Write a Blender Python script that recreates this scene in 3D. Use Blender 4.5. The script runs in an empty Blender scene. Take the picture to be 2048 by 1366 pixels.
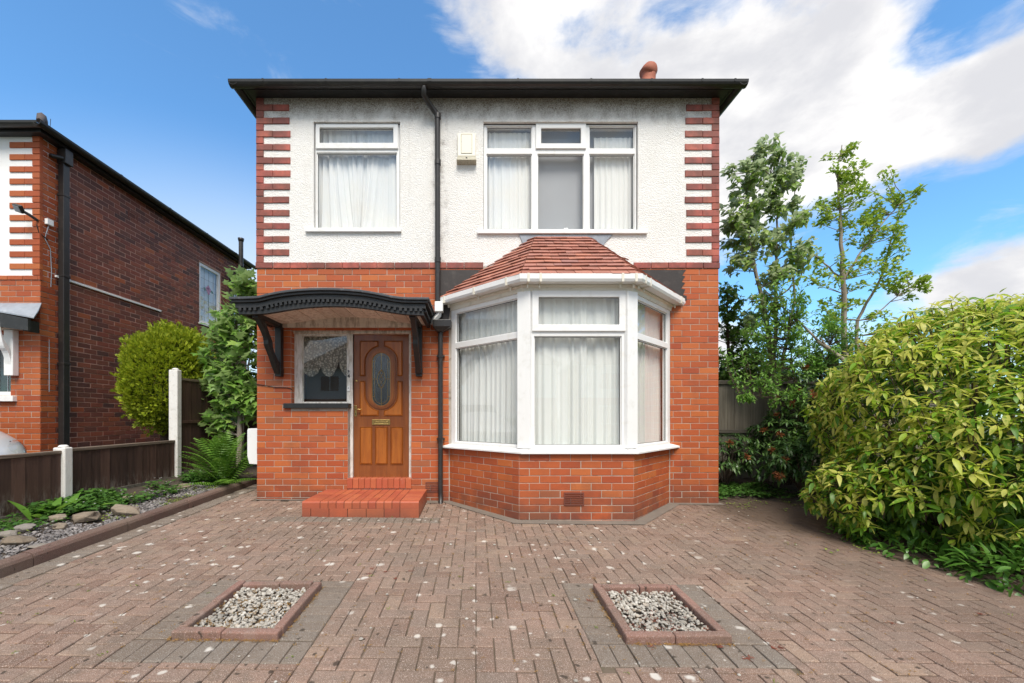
import bpy, math, random
from mathutils import Vector, Matrix, Euler, noise as mnoise
random.seed(34)
R = math.radians
scene = bpy.context.scene
col = scene.collection

# ---------------------------------------------------------------- camera, sky, sun, exposure
# Wall of the house is the plane y = 0, the camera stands 5.6 m in front of it on the drive.
EYE, DIST, FPX, CPX, HPX = 1.17, 5.62, 820.0, 952.0, 832.0
cam_d = bpy.data.cameras.new('camera')
cam = bpy.data.objects.new('camera', cam_d); col.objects.link(cam)
cam.location = (0, -DIST, EYE); cam.rotation_euler = (R(90), 0, 0)
cam_d.sensor_width = 36.0; cam_d.lens = 36.0 * FPX / 2048
cam_d.shift_x = (1024 - CPX) / 2048; cam_d.shift_y = (HPX - 683) / 2048
cam_d.clip_start = 0.05; cam_d.clip_end = 2000
scene.camera = cam

SUN_EL, SUN_AZ = 55.0, 171.0      # high and behind the camera, veiled by cloud
sun_d = bpy.data.lights.new('sun', 'SUN'); sun_d.energy = 1.85; sun_d.angle = R(28); sun_d.color = (1.0, 0.93, 0.83)
sun = bpy.data.objects.new('sun', sun_d); col.objects.link(sun)
_a, _e = R(SUN_AZ), R(SUN_EL)
_dir = Vector((math.sin(_a) * math.cos(_e), math.cos(_a) * math.cos(_e), math.sin(_e)))
sun.rotation_euler = _dir.to_track_quat('Z', 'Y').to_euler()

scene.view_settings.view_transform = 'Standard'
scene.view_settings.look = 'None'
scene.view_settings.exposure = 1.30
scene.view_settings.gamma = 1.0
scene.view_settings.use_curve_mapping = False
scene.cycles.use_denoising = True
scene.cycles.max_bounces = 6
scene.cycles.diffuse_bounces = 3
scene.cycles.glossy_bounces = 3
scene.cycles.transparent_max_bounces = 8
scene.cycles.sample_clamp_indirect = 6.0

class NT:
    """thin wrapper for building node trees"""
    def __init__(s, tree): s.t = tree; s.t.nodes.clear(); s.L = tree.links
    def n(s, typ, ins=None, **props):
        nd = s.t.nodes.new(typ)
        for k, v in props.items(): setattr(nd, k, v)
        for k, v in (ins or {}).items():
            sock = nd.inputs[k]
            if isinstance(v, bpy.types.NodeSocket): s.L.new(v, sock)
            elif v is not None: sock.default_value = v
        return nd
    def m(s, op, a, b=0.0, c=None, clamp=False):
        ins = {0: a, 1: b}
        if c is not None: ins[2] = c
        return s.n('ShaderNodeMath', ins, operation=op, use_clamp=clamp).outputs[0]
    def mix(s, f, a, b, blend='MIX'):
        def c4(x): return x if isinstance(x, bpy.types.NodeSocket) else (*x, 1.0) if len(x) == 3 else x
        nd = s.n('ShaderNodeMix', {0: f, 6: c4(a), 7: c4(b)}, data_type='RGBA', blend_type=blend)
        return nd.outputs[2]
    def ramp(s, f, stops, interp='LINEAR'):
        nd = s.n('ShaderNodeValToRGB', {0: f}); cr = nd.color_ramp; cr.interpolation = interp
        while len(cr.elements) < len(stops): cr.elements.new(0.5)
        for e, (p, c) in zip(cr.elements, stops):
            e.position = p; e.color = (*c, 1) if not isinstance(c, (int, float)) else (c, c, c, 1)
        return nd.outputs[0]
    def smooth(s, v, a, b):
        return s.n('ShaderNodeMapRange', {0: v, 1: a, 2: b, 3: 0.0, 4: 1.0}, interpolation_type='SMOOTHSTEP').outputs[0]
    def noise(s, vec, scale, detail=3.0, rough=0.55, dist=0.0):
        return s.n('ShaderNodeTexNoise', {'Vector': vec, 'Scale': scale, 'Detail': detail, 'Roughness': rough, 'Distortion': dist}).outputs[0]
    def pos(s): return s.n('ShaderNodeNewGeometry').outputs['Position']
    def xyz(s, v):
        o = s.n('ShaderNodeSeparateXYZ', {0: v}).outputs; return o[0], o[1], o[2]
    def comb(s, x, y, z): return s.n('ShaderNodeCombineXYZ', {0: x, 1: y, 2: z}).outputs[0]
    def scale(s, v, sc): return s.n('ShaderNodeVectorMath', {0: v, 1: sc}, operation='MULTIPLY').outputs[0]
    def rnd(s):
        a = s.n('ShaderNodeNewGeometry').outputs['Random Per Island']; b = s.n('ShaderNodeObjectInfo').outputs['Random']
        return s.m('FRACT', s.m('ADD', s.m('MULTIPLY', a, 7.31), s.m('MULTIPLY', b, 13.7)))
    def bump(s, h, strength=0.3, dist=0.01):
        return s.n('ShaderNodeBump', {'Strength': strength, 'Distance': dist, 'Height': h}).outputs[0]
    def spread(s, v, k):   # a second random number out of the first
        return s.m('FRACT', s.m('MULTIPLY', v, k))

def mat(name):
    m = bpy.data.materials.new(name); m.use_nodes = True
    nt = NT(m.node_tree)
    return m, nt
def finish(nt, color, rough=0.6, normal=None, metallic=0.0, spec=0.5, coat=0.0, translucent=0.0):
    def c4(x): return x if isinstance(x, bpy.types.NodeSocket) else (*x, 1.0)
    b = nt.n('ShaderNodeBsdfPrincipled', {'Base Color': c4(color), 'Roughness': rough, 'Metallic': metallic, 'Specular IOR Level': spec, 'Coat Weight': coat})
    if normal is not None: nt.L.new(normal, b.inputs['Normal'])
    sh = b.outputs[0]
    if translucent:
        tr = nt.n('ShaderNodeBsdfTranslucent', {'Color': c4(color)})
        sh = nt.n('ShaderNodeMixShader', {0: translucent, 1: sh, 2: tr.outputs[0]}).outputs[0]
    nt.n('ShaderNodeOutputMaterial', {0: sh})

# ---- sky: Nishita daylight with broken cumulus, set by azimuth and elevation
world = bpy.data.worlds.new('World'); scene.world = world; world.use_nodes = True
def build_sky():
    nt = NT(world.node_tree)
    d = nt.n('ShaderNodeTexCoord').outputs['Generated']
    x, y, z = nt.xyz(d)
    sky = nt.n('ShaderNodeTexSky', sky_type='NISHITA', sun_disc=False, sun_elevation=R(SUN_EL), sun_rotation=R(SUN_AZ),
               altitude=50, air_density=1.0, dust_density=0.5, ozone_density=2.5)
    az = nt.m('MULTIPLY', nt.m('ARCTAN2', x, y), 57.2958)
    el = nt.m('MULTIPLY', nt.m('ARCSINE', z), 57.2958)
    dv = nt.scale(d, (1.0, 1.0, 1.7))
    big = nt.noise(dv, 2.6, 9.0, 0.52, 0.15)
    fine = nt.noise(dv, 11.0, 8.0, 0.62, 0.1)
    mid = nt.noise(dv, 5.2, 6.0, 0.55, 0.1)
    dens = nt.m('ADD', nt.m('MULTIPLY', nt.m('SUBTRACT', big, 0.5), 1.9), nt.m('ADD', 0.5, nt.m('ADD', nt.m('MULTIPLY', nt.m('SUBTRACT', fine, 0.5), 0.85), nt.m('MULTIPLY', nt.m('SUBTRACT', mid, 0.5), 1.25))))
    dens = nt.m('ADD', dens, nt.m('MULTIPLY', nt.smooth(y, 0.25, -0.2), 0.34))      # heavier cloud behind the camera, where the soft light comes from
    blobs = [  # azimuth, elevation, radii in degrees, weight
        (-46, 30, 42, 46, -0.95), (-12, 28, 24, 30, -0.75), (-6, 37, 12, 9, -0.45),
        (30, 36, 30, 16, 0.75), (46, 26, 21, 9.5, 0.85), (29, 26, 18, 15, 0.6), (56, 24, 14, 7, 0.6),
        (48, 17.8, 20, 6.4, -0.85), (40, 13, 10, 5.5, -0.6), (50, 30.6, 10, 4.0, -0.6), (53, 38, 7, 5, -0.4),
        (53, 13.6, 14, 4.6, 0.8), (50.5, 10.3, 3.4, 2.8, 0.7), (5, 46, 16, 7, 0.62), (28, 8, 16, 9, 0.5)]
    for a, e, ra, re, w in blobs:
        da = nt.m('DIVIDE', nt.m('SUBTRACT', az, a), ra); de = nt.m('DIVIDE', nt.m('SUBTRACT', el, e), re)
        r = nt.m('SQRT', nt.m('ADD', nt.m('MULTIPLY', da, da), nt.m('MULTIPLY', de, de)))
        k = nt.m('MULTIPLY', nt.smooth(r, 1.15, 0.1), w)
        dens = nt.m('ADD', dens, k)
    cov = nt.smooth(dens, 0.40, 0.98)
    # grey where the cloud is thick, white on its edges; the underside relief comes from the same noise seen a little lower
    low = nt.noise(nt.n('ShaderNodeVectorMath', {0: dv, 1: (0.02, 0.0, 0.07)}, operation='ADD').outputs[0], 4.4, 8.0, 0.58, 0.15)
    shade = nt.smooth(nt.m('ADD', low, nt.m('MULTIPLY', dens, 0.08)), 0.42, 0.74)
    ccol = nt.mix(shade, (4.7, 4.63, 4.55), (3.15, 3.17, 3.33))
    blue = nt.mix(1.0, sky.outputs[0], (0.64, 0.98, 1.12), 'MULTIPLY')
    va = nt.m('DIVIDE', nt.m('ADD', az, 27.0), 34.0); ve = nt.m('DIVIDE', nt.m('SUBTRACT', el, 12.0), 18.0)      # thin milky veil low on that side
    veil = nt.smooth(nt.m('SQRT', nt.m('ADD', nt.m('MULTIPLY', va, va), nt.m('MULTIPLY', ve, ve))), 1.15, 0.1)
    blue = nt.mix(nt.m('MULTIPLY', veil, 0.85), blue, (3.2, 3.6, 4.0))
    wis = nt.noise(nt.n('ShaderNodeVectorMath', {0: d, 1: (3.2, 3.2, 9.0)}, operation='MULTIPLY').outputs[0], 1.6, 8.0, 0.6, 0.6)      # thin high wisps
    cov = nt.m('MAXIMUM', cov, nt.m('MULTIPLY', nt.smooth(nt.m('ADD', wis, nt.m('MULTIPLY', nt.smooth(dens, -0.2, 0.5), 0.20)), 0.60, 0.95), 0.7))
    c = nt.mix(cov, blue, ccol)
    bg = nt.n('ShaderNodeBackground', {'Color': c, 'Strength': 0.1})
    nt.n('ShaderNodeOutputWorld', {0: bg.outputs[0]})
build_sky()

# ---------------------------------------------------------------- helpers
def X(px, yy=0.0): return (px - CPX) * (DIST + yy) / FPX       # sizes read off the photograph at a known depth
def Z(py, yy=0.0): return EYE + (HPX - py) * (DIST + yy) / FPX
SLOPE_Y, SLOPE_X = 0.033, -0.009
def gz(x, y): return SLOPE_Y * y + SLOPE_X * x

def link(o, parent=None):
    col.objects.link(o)
    if parent is not None: o.parent = parent
    return o
def tag(o, label=None, cat=None, group=None, kind=None):
    for k, v in (('label', label), ('category', cat), ('group', group), ('kind', kind)):
        if v: o[k] = v
    return o
def thing(name, label, cat, loc=(0, 0, 0), rz=0.0, group=None):
    o = bpy.data.objects.new(name, None); o.empty_display_size = 0.2
    o.location = loc; o.rotation_euler = (0, 0, rz)
    link(o); return tag(o, label, cat, group)

class MB:
    def __init__(s): s.v = []; s.f = []; s.sm = []
    def add(s, verts, faces, M=None, smooth=False):
        b = len(s.v)
        s.v.extend([tuple(M @ Vector(p)) for p in verts] if M is not None else [tuple(p) for p in verts])
        s.f.extend([tuple(i + b for i in f) for f in faces]); s.sm.extend([smooth] * len(faces)); return s
    def box(s, x0, x1, y0, y1, z0, z1, M=None):
        return s.add([(x0, y0, z0), (x1, y0, z0), (x1, y1, z0), (x0, y1, z0), (x0, y0, z1), (x1, y0, z1), (x1, y1, z1), (x0, y1, z1)],
                     [(0, 3, 2, 1), (4, 5, 6, 7), (0, 1, 5, 4), (1, 2, 6, 5), (2, 3, 7, 6), (3, 0, 4, 7)], M)
    def prism(s, poly, z0, z1, M=None):          # polygon in xy, extruded in z
        n = len(poly)
        a = sum(poly[i][0] * poly[(i + 1) % n][1] - poly[(i + 1) % n][0] * poly[i][1] for i in range(n))
        if a < 0: poly = poly[::-1]
        v = [(p[0], p[1], z0) for p in poly] + [(p[0], p[1], z1) for p in poly]
        f = [tuple(range(n - 1, -1, -1)), tuple(range(n, 2 * n))] + [(i, (i + 1) % n, n + (i + 1) % n, n + i) for i in range(n)]
        return s.add(v, f, M)
    def vprism(s, poly, y0, y1, M=None):         # polygon in xz, extruded in y (y0 is the front)
        n = len(poly)
        a = sum(poly[i][0] * poly[(i + 1) % n][1] - poly[(i + 1) % n][0] * poly[i][1] for i in range(n))
        if a < 0: poly = poly[::-1]
        v = [(p[0], y0, p[1]) for p in poly] + [(p[0], y1, p[1]) for p in poly]
        f = [tuple(range(n)), tuple(range(2 * n - 1, n - 1, -1))] + [((i + 1) % n, i, n + i, n + (i + 1) % n) for i in range(n)]
        return s.add(v, f, M)
    def plate(s, x0, x1, z0, z1, holes, y0, y1, M=None):   # slab in the xz plane with rectangular holes, one connected skin
        xs = sorted({x0, x1, *[min(max(h[k], x0), x1) for h in holes for k in (0, 1)]})
        zs = sorted({z0, z1, *[min(max(h[k], z0), z1) for h in holes for k in (2, 3)]})
        nx, nz = len(xs), len(zs)
        def solid(i, j):
            if not (0 <= i < nx - 1 and 0 <= j < nz - 1): return False
            cx, cz = (xs[i] + xs[i + 1]) / 2, (zs[j] + zs[j + 1]) / 2
            return not any(h[0] < cx < h[1] and h[2] < cz < h[3] for h in holes)
        v = [(x, y, z) for y in (y0, y1) for z in zs for x in xs]
        I = lambda i, j, k: k * nx * nz + j * nx + i
        f = []
        for i in range(nx - 1):
            for j in range(nz - 1):
                if not solid(i, j): continue
                f.append((I(i, j, 0), I(i + 1, j, 0), I(i + 1, j + 1, 0), I(i, j + 1, 0)))
                f.append((I(i, j, 1), I(i, j + 1, 1), I(i + 1, j + 1, 1), I(i + 1, j, 1)))
                if not solid(i - 1, j): f.append((I(i, j, 0), I(i, j + 1, 0), I(i, j + 1, 1), I(i, j, 1)))
                if not solid(i + 1, j): f.append((I(i + 1, j, 0), I(i + 1, j, 1), I(i + 1, j + 1, 1), I(i + 1, j + 1, 0)))
                if not solid(i, j - 1): f.append((I(i, j, 0), I(i, j, 1), I(i + 1, j, 1), I(i + 1, j, 0)))
                if not solid(i, j + 1): f.append((I(i, j + 1, 0), I(i + 1, j + 1, 0), I(i + 1, j + 1, 1), I(i, j + 1, 1)))
        used = sorted({i for q in f for i in q}); mp = {o: k for k, o in enumerate(used)}
        return s.add([v[i] for i in used], [tuple(mp[i] for i in q) for q in f], M)
    def tube(s, path, rad, n=8, cap=True, smooth=True):
        path = [Vector(p) for p in path]
        rads = rad if isinstance(rad, (list, tuple)) else [rad] * len(path)
        rings = []; up = None
        for i, p in enumerate(path):
            a = path[max(i - 1, 0)]; b = path[min(i + 1, len(path) - 1)]
            t = (b - a)
            t = t.normalized() if t.length > 1e-9 else Vector((0, 0, 1))
            if up is None:
                up = Vector((0, 0, 1)) if abs(t.z) < 0.9 else Vector((0, 1, 0))
            u = (up - t * up.dot(t))
            u = u.normalized() if u.length > 1e-6 else t.orthogonal().normalized()
            w = t.cross(u); up = u
            rings.append([p + (u * math.cos(2 * math.pi * k / n) + w * math.sin(2 * math.pi * k / n)) * rads[i] for k in range(n)])
        v = [q for r in rings for q in r]; f = []
        for i in range(len(rings) - 1):
            for k in range(n):
                f.append((i * n + k, i * n + (k + 1) % n, (i + 1) * n + (k + 1) % n, (i + 1) * n + k))
        s.add(v, f, None, smooth)
        if cap:
            s.add(rings[0], [tuple(range(n - 1, -1, -1))]); s.add(rings[-1], [tuple(range(n))])
        return s
    def lathe(s, prof, n=16, M=None, smooth=True):      # prof: (radius, z)
        v = [(r * math.cos(2 * math.pi * k / n), r * math.sin(2 * math.pi * k / n), z) for r, z in prof for k in range(n)]
        f = [(i * n + k, i * n + (k + 1) % n, (i + 1) * n + (k + 1) % n, (i + 1) * n + k) for i in range(len(prof) - 1) for k in range(n)]
        f += [tuple(range(n - 1, -1, -1)), tuple(range((len(prof) - 1) * n, len(prof) * n))]
        return s.add(v, f, M, smooth)
    def mesh(s, name, m=None):
        me = bpy.data.meshes.new(name); me.from_pydata(s.v, [], s.f)
        me.polygons.foreach_set('use_smooth', s.sm)
        if m: me.materials.append(m)
        me.update(); return me
    def build(s, name, m=None, parent=None, bevel=0.0, loc=None, rz=None, kind=None, label=None):
        o = bpy.data.objects.new(name, s.mesh(name, m)); link(o, parent)
        if loc: o.location = loc
        if rz: o.rotation_euler = (0, 0, rz)
        if bevel:
            b = o.modifiers.new('edge', 'BEVEL'); b.width = bevel; b.segments = 2; b.limit_method = 'ANGLE'; b.angle_limit = R(40)
        return tag(o, kind=kind, label=label)

def chamfer_unit(cx=0.014, cz=0.04, cy=0.12):
    """unit piece: x,z in -.5..+.5, front face y=0 with chamfered arrises, back y=1"""
    a, b = 0.5 - cx, 0.5 - cz
    v = [(-a, 0, -b), (a, 0, -b), (a, 0, b), (-a, 0, b)] + [(-.5, cy, -.5), (.5, cy, -.5), (.5, cy, .5), (-.5, cy, .5)] + [(-.5, 1, -.5), (.5, 1, -.5), (.5, 1, .5), (-.5, 1, .5)]
    f = [(0, 1, 2, 3)]
    for o in (0, 4):
        for i in range(4):
            j = (i + 1) % 4; f.append((o + i, o + i + 4, o + j + 4, o + j)) if True else None
    f = [f[0]] + [tuple(reversed(q)) for q in f[1:]]
    return v, [tuple(q) for q in f]
UNIT_V, UNIT_F = chamfer_unit()

def place_pieces(pieces, name, rest_name, m, parent, limit=300, key=None, unit=None):
    """pieces: matrices for the unit piece. The first LIMIT by key become objects, the rest one joined part"""
    uv, uf = unit or (UNIT_V, UNIT_F)
    if key: pieces = sorted(pieces, key=key)
    me = MB().add(uv, uf).mesh(name, m)
    for M in pieces[:limit]:
        o = bpy.data.objects.new(name, me); link(o, parent); o.matrix_local = M
    if len(pieces) > limit:
        mb = MB()
        for M in pieces[limit:]: mb.add(uv, uf, M)
        mb.build(rest_name, m, parent, kind='stuff')

def brick_course(x0, x1, zb, n, L, H, joint, holes=(), depth=0.02, base=None, c0=0, jit=1.0):
    """matrices (wall-local) of n stretcher courses from zb up, with the holes left out"""
    out = []
    for c in range(n):
        z = zb + c * H + H / 2
        free = [(x0, x1)]
        for h in holes:
            if h[2] < z < h[3]:
                nf = []
                for a, b in free:
                    if h[1] <= a or h[0] >= b: nf.append((a, b)); continue
                    if h[0] > a: nf.append((a, h[0]))
                    if h[1] < b: nf.append((h[1], b))
                free = nf
        off = L / 2 * ((c + c0) % 2)
        for a, b in free:
            k = math.floor((a - x0 - off) / L) - 1
            edges = [a]
            xx = x0 + off + k * L
            while xx < b - 0.03:
                if xx > a + 0.03: edges.append(xx)
                xx += L
            edges.append(b)
            for e0, e1 in zip(edges, edges[1:]):
                w = e1 - e0 - joint
                if w < 0.015: continue
                r = random.uniform
                M = Matrix.Translation(((e0 + e1) / 2 + r(-.0015, .0015) * jit, r(-.0015, .0015) * jit, z + r(-.0012, .0012) * jit)) @ \
                    Euler((r(-.006, .006) * jit, r(-.004, .004) * jit, r(-.006, .006) * jit)).to_matrix().to_4x4() @ Matrix.Diagonal((w, depth, H - joint * r(.85, 1.1), 1))
                out.append((base @ M) if base is not None else M)
    return out

def frame2(loc, rz): return Matrix.Translation(loc) @ Matrix.Rotation(rz, 4, 'Z')

def offset_line(pts, d, ends=True):
    """offset an open polyline (plan, xy) outwards to its left by d; ends slide along the wall y = const"""
    out = []
    segs = []
    for p, q in zip(pts, pts[1:]):
        t = (Vector(q) - Vector(p)).normalized(); n = Vector((t.y, -t.x))
        segs.append((Vector(p) + n * d, t))
    for i in range(len(pts)):
        if i == 0 or i == len(pts) - 1:
            o, t = segs[0] if i == 0 else segs[-1]
            yy = pts[i][1]
            k = (yy - o.y) / t.y
            out.append(o + t * k)
        else:
            (o1, t1), (o2, t2) = segs[i - 1], segs[i]
            den = t1.x * t2.y - t1.y * t2.x
            k = ((o2.x - o1.x) * t2.y - (o2.y - o1.y) * t2.x) / den
            out.append(o1 + t1 * k)
    return out
def sweep(mb, pts, prof):
    """closed profile (offset, z) along a plan polyline with mitred corners"""
    rows = [[(p.x, p.y, z) for p in offset_line(pts, d)] for d, z in prof]
    n, m = len(pts), len(prof)
    v = [rows[j][i] for i in range(n) for j in range(m)]
    f = []
    for i in range(n - 1):
        for j in range(m):
            f.append((i * m + j, (i + 1) * m + j, (i + 1) * m + (j + 1) % m, i * m + (j + 1) % m))
    f += [tuple(range(m - 1, -1, -1)), tuple(range((n - 1) * m, n * m))]
    mb.add(v, f); return mb
# ---------------------------------------------------------------- materials
def m_brick(name, stops, dirt=(0.10, 0.05, 0.04), dirt_top=0.45, dirt_amt=0.75, rough=0.62, streak=0.25):
    m, nt = mat(name); r = nt.rnd(); p = nt.pos(); x, y, z = nt.xyz(p)
    base = nt.ramp(r, stops)
    r2 = nt.spread(r, 17.3)
    base = nt.mix(nt.m('MULTIPLY', nt.noise(p, 9.0, 4, .6), streak), base, (0.22, 0.06, 0.03))
    grain = nt.noise(p, 160.0, 3, .6)
    base = nt.mix(nt.m('MULTIPLY', nt.m('GREATER_THAN', grain, 0.64), 0.35), base, (0.13, 0.05, 0.03))
    pale = nt.smooth(nt.noise(p, 5.5, 6, .7), 0.60, 0.78)
    base = nt.mix(nt.m('MULTIPLY', pale, 0.16), base, (0.62, 0.46, 0.38))
    d = nt.m('MULTIPLY', nt.smooth(z, dirt_top, -0.05), nt.smooth(nt.noise(p, 3.0, 5, .6), 0.26, 0.60))
    base = nt.mix(nt.m('MULTIPLY', d, dirt_amt), base, dirt)
    soot = nt.smooth(nt.noise(p, 1.1, 6, .68), .52, .72)
    base = nt.mix(nt.m('MULTIPLY', soot, .38), base, (0.17, 0.058, 0.035))
    val = nt.n('ShaderNodeHueSaturation', {'Hue': nt.m('ADD', 0.502, nt.m('MULTIPLY', nt.m('SUBTRACT', r2, .5), .009)), 'Saturation': 1.0, 'Value': nt.m('ADD', 0.86, nt.m('MULTIPLY', r2, 0.15)), 'Color': base}).outputs[0]
    finish(nt, val, rough, nt.bump(nt.m('ADD', nt.noise(p, 60, 5, .65), nt.m('MULTIPLY', grain, .4)), 0.35, 0.004), spec=0.35)
    return m
M_BRICK = m_brick('red_facing_brick', [(0, (0.40, 0.082, 0.027)), (.25, (0.465, 0.102, 0.031)), (.8, (0.50, 0.115, 0.034)), (.96, (0.51, 0.132, 0.040)), (1, (0.36, 0.12, 0.05))])
M_PBRICK = m_brick('red_painted_brick', [(0, (0.52, 0.118, 0.09)), (1, (0.57, 0.135, 0.102))], dirt_top=-1, streak=0.12, rough=0.5)
M_NBRICK = m_brick('neighbour_facing_brick', [(0, (0.36, 0.078, 0.026)), (.6, (0.44, 0.098, 0.03)), (1, (0.47, 0.125, 0.04))])
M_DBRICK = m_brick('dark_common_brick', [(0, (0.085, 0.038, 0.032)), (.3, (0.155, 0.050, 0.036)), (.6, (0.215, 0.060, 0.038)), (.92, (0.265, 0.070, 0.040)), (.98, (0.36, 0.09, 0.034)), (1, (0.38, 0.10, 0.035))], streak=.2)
M_STEP = m_brick('red_engineering_brick', [(0, (0.42, 0.095, 0.05)), (1, (0.50, 0.125, 0.062))], dirt=(0.16, 0.07, 0.05), dirt_top=0.2, dirt_amt=.6, rough=0.42, streak=.2)

def m_simple(name, c, rough=0.5, var=0.12, nscale=6.0, bump=0.0, bscale=80.0, spec=0.5, dirt=None, dirt_amt=0.3, metallic=0.0, coat=0.0):
    m, nt = mat(name); p = nt.pos()
    n = nt.noise(p, nscale, 5, .6)
    k = tuple(q * (1 - var) for q in c); k2 = tuple(min(q * (1 + var), 1) for q in c)
    b = nt.mix(n, k, k2)
    if dirt: b = nt.mix(nt.m('MULTIPLY', nt.smooth(nt.noise(p, nscale * 1.7, 7, .68), .5, .75), dirt_amt), b, dirt)
    nrm = nt.bump(nt.noise(p, bscale, 4, .6), bump, 0.004) if bump else None
    finish(nt, b, rough, nrm, metallic, spec, coat); return m
M_MORTAR = m_simple('grey_mortar', (0.43, 0.37, 0.31), .95, .35, 4, .5, 120, dirt=(0.14, 0.115, 0.09), dirt_amt=.95)
M_PINKMORTAR = m_simple('pink_mortar', (0.50, 0.29, 0.225), .95, .25, 5, .5, 120)
M_UPVC = m_simple('white_plastic_frame', (0.80, 0.80, 0.785), .32, .02, 5, dirt=(0.52, 0.49, 0.41), dirt_amt=.28)
M_CREAM = m_simple('weathered_cream_fascia', (0.72, 0.68, 0.58), .4, .06, 4, dirt=(0.42, 0.40, 0.28), dirt_amt=.45)
M_ALARM = m_simple('yellowed_plastic', (0.76, 0.72, 0.60), .4, .03, 4, dirt=(0.45, 0.42, 0.30), dirt_amt=.15)
M_ALARMD = m_simple('mossy_plastic', (0.42, 0.39, 0.30), .6, .2, 30, dirt=(0.07, 0.075, 0.03), dirt_amt=.9)
M_BLACK = m_simple('black_plastic_rainwater', (0.022, 0.020, 0.019), .38, .25, 5, dirt=(0.075, 0.062, 0.05), dirt_amt=.5)
M_GUTTER = m_simple('black_gutter', (0.016, 0.015, 0.014), .42, .25, 5, dirt=(0.06, 0.055, 0.04), dirt_amt=.5)
M_BLACKWOOD = m_simple('black_painted_wood', (0.016, 0.0165, 0.017), .45, .3, 5, .35, 40, dirt=(0.075, 0.07, 0.065), dirt_amt=.35)
M_FELT = m_simple('grey_black_lead', (0.045, 0.05, 0.058), .6, .35, 8, .5, 30, dirt=(0.16, 0.16, 0.165), dirt_amt=.6)
M_BITUMEN = m_simple('black_bitumen_paint', (0.030, 0.024, 0.022), .62, .35, 5, .5, 25, dirt=(0.10, 0.085, 0.075), dirt_amt=.5)
M_LEAD = m_simple('grey_lead_sheet', (0.26, 0.29, 0.33), .5, .35, 7, .6, 14, dirt=(0.45, 0.47, 0.50), dirt_amt=.6)
M_CONC = m_simple('white_painted_concrete', (0.70, 0.68, 0.64), .85, .08, 8, .8, 60, dirt=(0.36, 0.34, 0.29), dirt_amt=.55)
M_STRIP = m_simple('grey_cement_fillet', (0.17, 0.142, 0.115), .95, .35, 9, .9, 90, dirt=(0.12, 0.10, 0.08), dirt_amt=.6)
M_BRASS = m_simple('worn_brass', (0.55, 0.38, 0.14), .32, .2, 60, metallic=1.0)
M_CHROME = m_simple('headlamp_chrome', (0.75, 0.76, 0.78), .08, .05, 4, metallic=1.0)
M_CARPAINT = m_simple('silver_grey_car_paint', (0.50, 0.51, 0.52), .32, .03, 4, metallic=.2, coat=.5)
M_RUBBER = m_simple('black_rubber', (0.02, 0.02, 0.02), .8, .2, 10)
M_CARGLASS = m_simple('tinted_car_glass', (0.015, 0.017, 0.018), .06, .05, 4)
M_DARKROOM = m_simple('dim_room_wall', (0.20, 0.19, 0.18), .9, .1, 2)
M_SHEET = m_simple('white_bedding', (0.80, 0.81, 0.82), .9, .03, 5)
M_POT = m_simple('terracotta_chimney_pot', (0.33, 0.10, 0.055), .75, .2, 8, .4, 50)
M_STICKER = m_simple('black_number_plastic', (0.012, 0.012, 0.012), .4, .1, 10)
M_LEAFLITTER = m_simple('dry_red_litter', (0.20, 0.055, 0.03), .9, .4, 30)
M_OCHRE = m_simple('dry_ochre_moss', (0.30, 0.17, 0.05), .95, .4, 40)

def m_render():   # painted roughcast; grime hangs under the eaves, below the sills and along the pipe
    m, nt = mat('white_roughcast'); p = nt.pos(); x, y, z = nt.xyz(p)
    n1 = nt.noise(p, 78.0, 3, .55, .2); n2 = nt.noise(p, 150.0, 2, .5)
    h = nt.m('ADD', nt.smooth(n1, .36, .62), nt.m('MULTIPLY', n2, .35))
    base = nt.mix(nt.smooth(nt.noise(p, 2.2, 4, .6), .3, .7), (0.90, 0.885, 0.855), (0.87, 0.85, 0.81))
    pits = nt.m('MULTIPLY', nt.smooth(n1, .40, .27), nt.m('ADD', .10, nt.m('MULTIPLY', nt.smooth(nt.noise(p, 3.1, 4, .6), .42, .66), .55)))
    base = nt.mix(pits, base, (0.34, 0.31, 0.26))
    st = nt.noise(nt.scale(p, (1.3, 1, .8)), 4.0, 7, .66)
    eave = nt.m('MULTIPLY', nt.smooth(nt.m('ADD', z, nt.m('MULTIPLY', nt.m('SUBTRACT', st, .5), .55)), 5.14, 5.48), 0.85)
    base = nt.mix(nt.m('MULTIPLY', eave, nt.m('ADD', .55, nt.m('MULTIPLY', nt.smooth(n1, .62, .34), .45))), base, (0.125, 0.075, 0.032))
    pipe = nt.m('MULTIPLY', nt.smooth(nt.m('ABSOLUTE', nt.m('ADD', x, .50)), .16, .03), nt.smooth(nt.noise(p, 7, 5, .65), .45, .7))
    base = nt.mix(nt.m('MULTIPLY', pipe, .55), base, (0.20, 0.17, 0.14))
    streak = nt.smooth(nt.noise(nt.scale(p, (9, 1, .5)), 1.5, 5, .6), .58, .78)
    base = nt.mix(nt.m('MULTIPLY', streak, .18), base, (0.42, 0.38, 0.31))
    finish(nt, base, .92, nt.bump(h, .8, .007), spec=.2); return m
M_RENDER = m_render()
M_NRENDER = m_simple('smooth_white_render', (0.78, 0.78, 0.77), .85, .03, 4, .3, 40, dirt=(0.6, 0.58, 0.54), dirt_amt=.25)

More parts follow.
